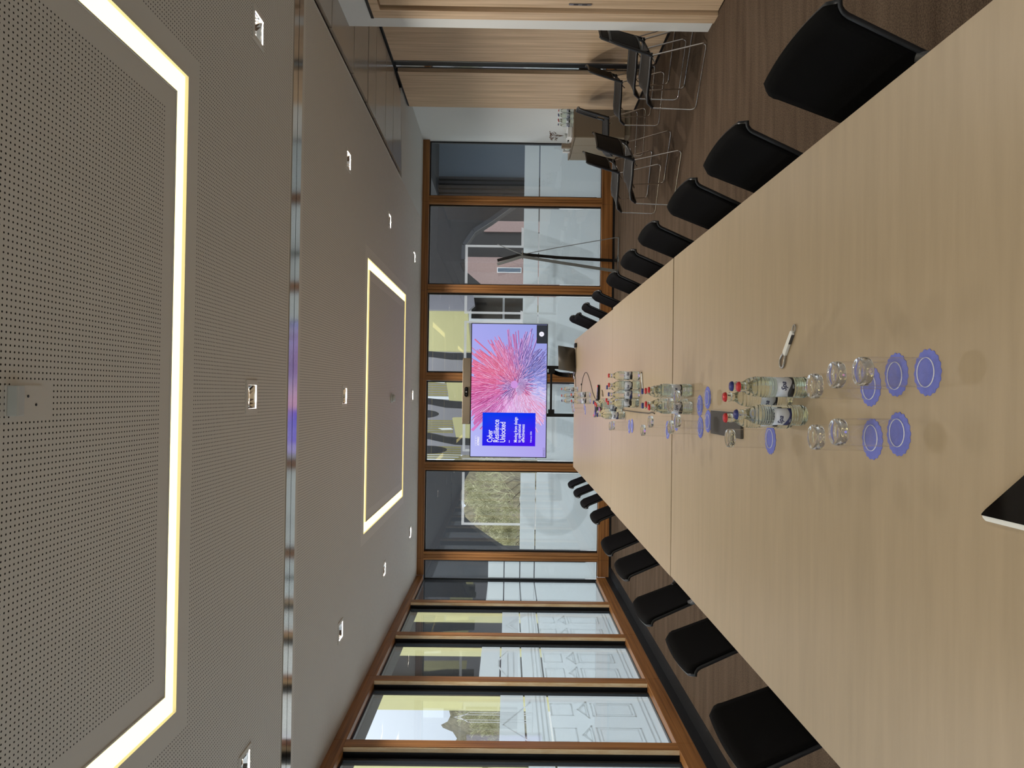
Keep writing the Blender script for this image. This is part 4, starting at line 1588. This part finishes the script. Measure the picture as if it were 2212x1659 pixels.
RF = random.Random(5)
dfm = MB()
for k in range(16):
    a, h_, t = RF.uniform(0, 6.28), RF.uniform(.14, .24), RF.uniform(.02, .075)
    p = [(0, 0, .05), (t * .3 * math.cos(a), t * .3 * math.sin(a), h_ * .7), (t * math.cos(a), t * math.sin(a), h_)]
    dfm.tube(p, .0012, 5)
    for q in range(3):
        c = (p[2][0] + RF.uniform(-.012, .012), p[2][1] + RF.uniform(-.012, .012), h_ + RF.uniform(-.02, .01))
        dfm.lathe([(0, -.008), (.008, 0), (0, .008)], 6, c=c, smooth=False)
dfm.build('dried_flowers', M['dried'], vz)
for k, (x, y) in enumerate([(3.825, 9.745), (3.755, 9.740), (3.685, 9.745), (3.80, 9.82), (3.73, 9.82), (3.66, 9.81)]):
    c = copy_tree(BB if k % 2 else BR)
    c.location = (x, y, SZ + .0003)
    tag(c, 'water bottle in the cluster on the sideboard by the oak leaf, %s' % ['by the wall', 'front second from wall', 'front middle', 'rear by the wall', 'rear middle', 'outermost toward the room'][k], 'bottle', 'water bottles on the sideboard')
gbt = empty('glass_bottle', (3.470, 10.19, SZ))
tag(gbt, 'tall clear glass bottle standing by a white card on the sideboard', 'bottle')
MB().lathe([(0, 0), (.032, 0), (.034, .005), (.034, .10), (.028, .135), (.013, .17), (.011, .215), (.014, .22), (.014, .226), (.009, .228)], 24).build('bottle_wall', M['wall_glass'], gbt)
MB().lathe([(0, .003), (.032, .004), (.032, .09), (0, .092)], 24).build('water_inside', M['bottle'], gbt)
MB().box((-.018, -.0355, .03), (.018, -.0345, .08)).build('paper_label', M['paper'], gbt)
tag(box('menu_card', (3.44, 10.27, SZ), (3.50, 10.31, SZ + .10), M['paper'], bevel=.002), 'upright white card block behind the glass bottle on the sideboard', 'card')
tag(box('carton', (3.44, 10.08, SZ), (3.50, 10.13, SZ + .13), M['bar'], bevel=.002), 'small grey carton between vase and glass bottle on the sideboard', 'carton')

# ------------------------------------------------------------------ outside
g = MB()
g.box((-70, YF + .35, -.25), (60, 90, -.06))
g.box((-70, -40, -.25), (XL - .35, YF + .35, -.06))
struct(g.build('ground', M['paving']), 'paved yard outside')
struct(box('roof_overhang', (XL - .75, YB - 3, 2.99), (XL - .14, YF + .12, 3.30), M['darkclad']), 'dark roof edge outside the side glazing')
struct(box('roof_overhang_far', (-3.5, YF + .14, 2.99), (4.4, YF + .75, 3.30), M['darkclad']), 'dark roof edge outside the end glazing')
struct(box('roof_main', (XL - .14, YB - .2, CZ + .17), (4.4, YF + .2, 3.30), M['darkclad']))
struct(box('leak_block', (XA + .1, YB - .2, CZ - .1), (4.4, YF + .2, CZ + .17), M['darkclad']))  # unseen block added to keep sky from leaking in beside the roof


def wing(name, label, cat, Y, poly, th, m):
    return tag(MB().prism(poly, Y, Y + th, 'y').build(name, m), label, cat)


# dim corridor block beyond the alcove end
cr = empty('corridor_wing', (4.2, 13.6, 0))
tag(cr, 'dim blue grey wing with dark slatted screen behind the sideboard glazing', 'building')
MB().box((-.02, 0.4, -.06), (2.2, .6, 3.3)).build('back_wall', M['dim'], cr)
MB().box((-.45, -2.3, 2.98), (2.2, .6, 3.3)).build('canopy', M['darkclad'], cr)
MB().box((2.0, -2.3, -.06), (2.2, .4, 2.98)).build('end_wall', M['dim'], cr)
sl = MB()
for k in range(5):
    sl.box((-.42 + k * .085, .35, -.06), (-.37 + k * .085, .5, 3.0))
sl.build('slatted_screen', M['slate'], cr)
# arched dark gallery in front of a pink brick house
gal = wing('arched_gallery', 'dark gallery wall with a curved arch above the easel stand', 'building', 16.0,
     [(4.29, 1.37), (4.08, 1.67), (3.84, 1.99), (3.58, 2.38), (3.27, 2.59), (2.96, 2.60), (2.70, 2.56), (2.53, 2.36), (2.37, 2.16), (2.34, 2.16), (2.34, 4.4), (4.6, 4.4), (4.6, -.06), (4.34, -.06), (4.34, 1.37)], .5, M['slate'])
ag = MB()
arc = [(4.29, 1.37), (4.08, 1.67), (3.84, 1.99), (3.58, 2.38), (3.27, 2.59), (2.96, 2.60)]
for i in range(len(arc) - 1):
    p, q = Vector((arc[i][0], 0, arc[i][1])), Vector((arc[i + 1][0], 0, arc[i + 1][1]))
    ag.box((0, 15.97, -.06), ((q - p).length, 16.02, .03), 0, Matrix.Translation((p.x, 0, p.z)) @ Matrix.Rotation(-math.atan2(q.z - p.z, q.x - p.x), 4, 'Y'))
ag.build('arch_band', M['arm'], gal)
bh = empty('brick_house', (4.2, 24, 0))
tag(bh, 'pink brick house front with narrow window seen through the arch', 'building')
MB().box((-.75, 0, -.06), (.32, 4, 3.6)).build('brick_wall', M['brick'], bh)
MB().box((-.19, -.04, 1.2), (-.02, .02, 2.0)).build('window_frame', M['whitep'], bh)
MB().box((-.17, -.045, 1.22), (-.04, .0, 1.98)).build('window_pane', M['dim'], bh)
MB().box((.32, .6, -.06), (2.6, 4, 3.6)).build('grey_wall', M['slate'], bh)
MB().box((1.28, .5, -.06), (1.64, .7, 2.47)).build('brick_pier', M['brick'], bh)
# the atrium wing behind the screen: grey curved decks, yellow slatted boxes, dark deck edges
aw = empty('atrium_wing', (0.4, 19.2, 0))
tag(aw, 'grey atrium wing with yellow boxes and dark curved deck edges behind the screen', 'building')


def at(poly, Y, th, m, name):
    return MB().prism([(x - .4, z) for x, z in poly], Y - 19.2, Y - 19.2 + th, 'y').build(name, m, aw)


at([(-1.64, -.06), (2.2, -.06), (2.2, 4.6), (-1.64, 4.6)], 19.6, .3, M['conc'], 'rear_wall')
at([(1.96, 2.53), (2.08, 2.40), (2.34, 2.44), (2.36, 4.2), (1.96, 4.2)], 17.0, .3, M['conc'], 'grey_flank')
at([(2.03, 4.0), (2.05, 2.62), (1.05, 2.53), (1.07, 3.9)], 18.0, .5, M['yellow'], 'yellow_box')
at([(.31, 3.12), (.31, 2.50), (-.21, 2.50), (-.18, 3.04)], 18.0, .5, M['yellow'], 'yellow_box')
at([(-.60, 2.96), (-.58, 2.40), (-1.11, 2.40), (-1.10, 2.85)], 18.0, .5, M['yellow'], 'yellow_box')
at([(1.01, 4.2), (.98, 3.37), (.95, 2.96), (.96, 2.3), (.79, 2.3), (.80, 2.95), (.85, 3.36), (.88, 4.2)], 17.0, .25, M['darkclad'], 'deck_edge')
at([(-.05, 4.2), (-.09, 3.41), (-.16, 3.02), (-.20, 2.3), (-.36, 2.3), (-.33, 3.04), (-.26, 3.4), (-.22, 4.2)], 17.0, .25, M['darkclad'], 'deck_edge')
at([(-.88, 4.2), (-.93, 3.41), (-1.01, 3.03), (-1.06, 2.3), (-1.20, 2.3), (-1.19, 2.8), (-1.14, 3.08), (-1.07, 3.41), (-1.02, 4.2)], 17.0, .25, M['darkclad'], 'deck_edge')
at([(-.39 + .19 * math.cos(a) * .5 - .09, 3.60 + .40 * math.sin(a)) for a in [2 * PI * k / 24 for k in range(24)]], 16.9, .2, M['darkclad'], 'porthole')
at([(-1.31 + .085 * math.cos(a), 3.42 + .42 * math.sin(a)) for a in [2 * PI * k / 24 for k in range(24)]], 16.9, .2, M['darkclad'], 'porthole')
for (x0, x1, z0, z1, Y) in ((-.06, .31, 3.14, 4.2, 18.6), (-1.0, -.66, 2.98, 4.2, 18.6), (-1.63, -1.30, 2.75, 4.2, 18.2)):
    s_ = MB()
    n = 6
    for k in range(n):
        a = x0 + (x1 - x0) * k / n
        s_.box((a - .4, Y - 19.2, z0), (a + (x1 - x0) / n * .62 - .4, Y - 19.1, z1))
    s_.build('slat_screen', M['yellow2'], aw)
for poly in ([(-.07, 3.9), (-.07, 2.97), (-.135, 2.95), (-.13, 3.2)], [(-.80, 3.2), (-.79, 2.9), (-.83, 2.85), (-.84, 3.1)], [(.30, 3.5), (.285, 3.05), (.24, 3.06), (.27, 3.4)]):
    at(poly, 16.85, .05, M['whitep'], 'white_streak')  # narrow white pieces before the deck edges
# tall window of the wing to the screen's oak side
at([(2.38, 2.56), (2.38, 1.0), (1.76, 1.0), (1.76, 2.56)], 17.6, .1, M['whitep'], 'window_surround')
at([(2.32, 2.50), (2.32, 1.75), (1.82, 1.75), (1.82, 2.50)], 17.55, .06, M['glossblack'], 'window_pane')
at([(2.32, 1.70), (2.32, 1.1), (1.82, 1.1), (1.82, 1.70)], 17.55, .06, M['glossblack'], 'window_pane')
# dark wing with an arched opening to the trees
wing('dark_wing', 'dark wing with big curved opening onto the winter trees', 'building', 15.0,
     [(-1.50, 2.20), (-1.56, 2.34), (-1.75, 2.45), (-2.04, 2.54), (-2.32, 2.54), (-2.60, 2.45), (-2.79, 2.24), (-3.02, 1.90), (-3.26, 1.52), (-3.30, 1.40), (-3.30, -.06), (-3.42, -.06), (-3.42, 4.4), (-1.50, 4.4)], .4, M['darkclad'])
dk_ = empty('glazed_block', (-3.85, 15.2, 0))
tag(dk_, 'dark glazed block with pale upright strip beyond the glass corner', 'building')
MB().box((-.55, 0, -.06), (.40, 1.5, 4.6)).build('dark_facade', M['darkclad'], dk_)
MB().box((-.03, -.04, 1.4), (.04, .01, 3.15)).build('pale_strip', M['conc'], dk_)
MB().box((-.5, -.03, 1.3), (-.06, .0, 4.4)).build('dark_pane', M['glossblack'], dk_)
# yellow clad range along the yard
yr = empty('yellow_range', (-7, 20, 0))
tag(yr, 'yellow clad building range with dark upright bays beyond the side glazing', 'building')
for x0, x1, m in ((-6.24, -5.35, 'yellow'), (-6.60, -6.26, 'darkclad'), (-7.16, -6.70, 'yellow'), (-7.80, -7.18, 'slate'), (-8.12, -7.80, 'yellow2'), (-8.63, -8.14, 'yellow')):
    MB().box((x0 + 7, 0 if 'yellow' in m else .25, -.06), (x1 + 7, 3, 6.5)).build('upright_bay', M[m], yr)
yw = empty('yellow_wing', (-11.0, 20, 0))
tag(yw, 'yellow clad wing past the gap of open sky', 'building')
MB().box((-4, 0, -.06), (1.0, .3, 6.5)).build('clad_wall', M['yellow'], yw)
MB().box((-4, -.05, 2.0), (1.0, 0, 2.15)).build('dark_band', M['yellow2'], yw)

# winter wood: a wooded bank and single bare trees before it
bk_ = MB()
RB = random.Random(3)


def bank(u, v):
    x = -34 + 44 * u
    top = 5.2 + 1.0 * math.sin(x * .45) + .7 * math.sin(x * 1.3 + 1) + .3 * math.sin(x * 4.1)
    return (x, 40 + 3 * v + .6 * math.sin(x * 2.1), -.1 + top * v)


bk_.grid(bank, 120, 8)
tag(bk_.build('wooded_bank', M['copse']), 'grey brown wooded bank far behind the bare trees', 'woodland', kind='stuff')


def make_tree(seed, h, name='bare_tree'):
    q = random.Random(seed)
    r = empty(name)
    br, tw = MB(), MB()

    def grow(p, d, L, rad, depth):
        steps = 3
        pts, rr = [p], [rad]
        for i in range(steps):
            d = (d + Vector((q.uniform(-.25, .25), q.uniform(-.25, .25), q.uniform(-.05, .2)))).normalized()
            p = p + d * (L / steps)
            pts.append(p)
            rr.append(rad * (1 - .35 * (i + 1) / steps))
        (br if depth < 2 else tw).tube(pts, [max(v, .012) for v in rr], 6 if depth < 2 else 3, cap=False)
        if depth >= 6:
            return
        for k in range(3):
            nd = (d + Vector((q.uniform(-1, 1), q.uniform(-1, 1), q.uniform(-.35, .8))) * .85).normalized()
            grow(pts[q.randint(2, steps)], nd, L * q.uniform(.6, .82), rr[-1] * .62, depth + 1)
    grow(Vector((0, 0, -.05)), Vector((0, 0, 1)), h * .26, h * .011, 0)
    br.build('trunk', M['bark'], r)
    tw.build('twigs', M['twig'], r)
    return r


trees = [make_tree(1, 5.6), make_tree(2, 4.2), make_tree(5, 3.4)]
tpos = [(-3.2, 27), (-4.6, 26), (-5.6, 30), (-4.0, 33), (-6.6, 33), (-4.1, 24.2), (-13.2, 29), (-14.6, 31), (-12.2, 33), (-15.8, 34), (-13.9, 26), (-2.0, 34)]
tl_ = ['closest to the dark arch', 'slim one filling the arch', 'behind the slim one in the arch', 'far back in the arch', 'far back by the glazed block', 'before the others in the arch',
       'rising against the open sky', 'beside the tree against the sky', 'close to the yellow range in the sky gap', 'far back in the sky gap', 'before the others in the sky gap', 'far back beside the brick']
for k, (x, y) in enumerate(tpos):
    t = trees[k] if k < 3 else copy_tree(trees[k % 3])
    t.location = (x, y, -.06)
    t.rotation_euler = (0, 0, k * 1.7)
    t.scale = (1, 1, .75 + .07 * (k % 4))
    tag(t, 'bare winter tree outside, ' + tl_[k], 'tree', 'bare winter trees')
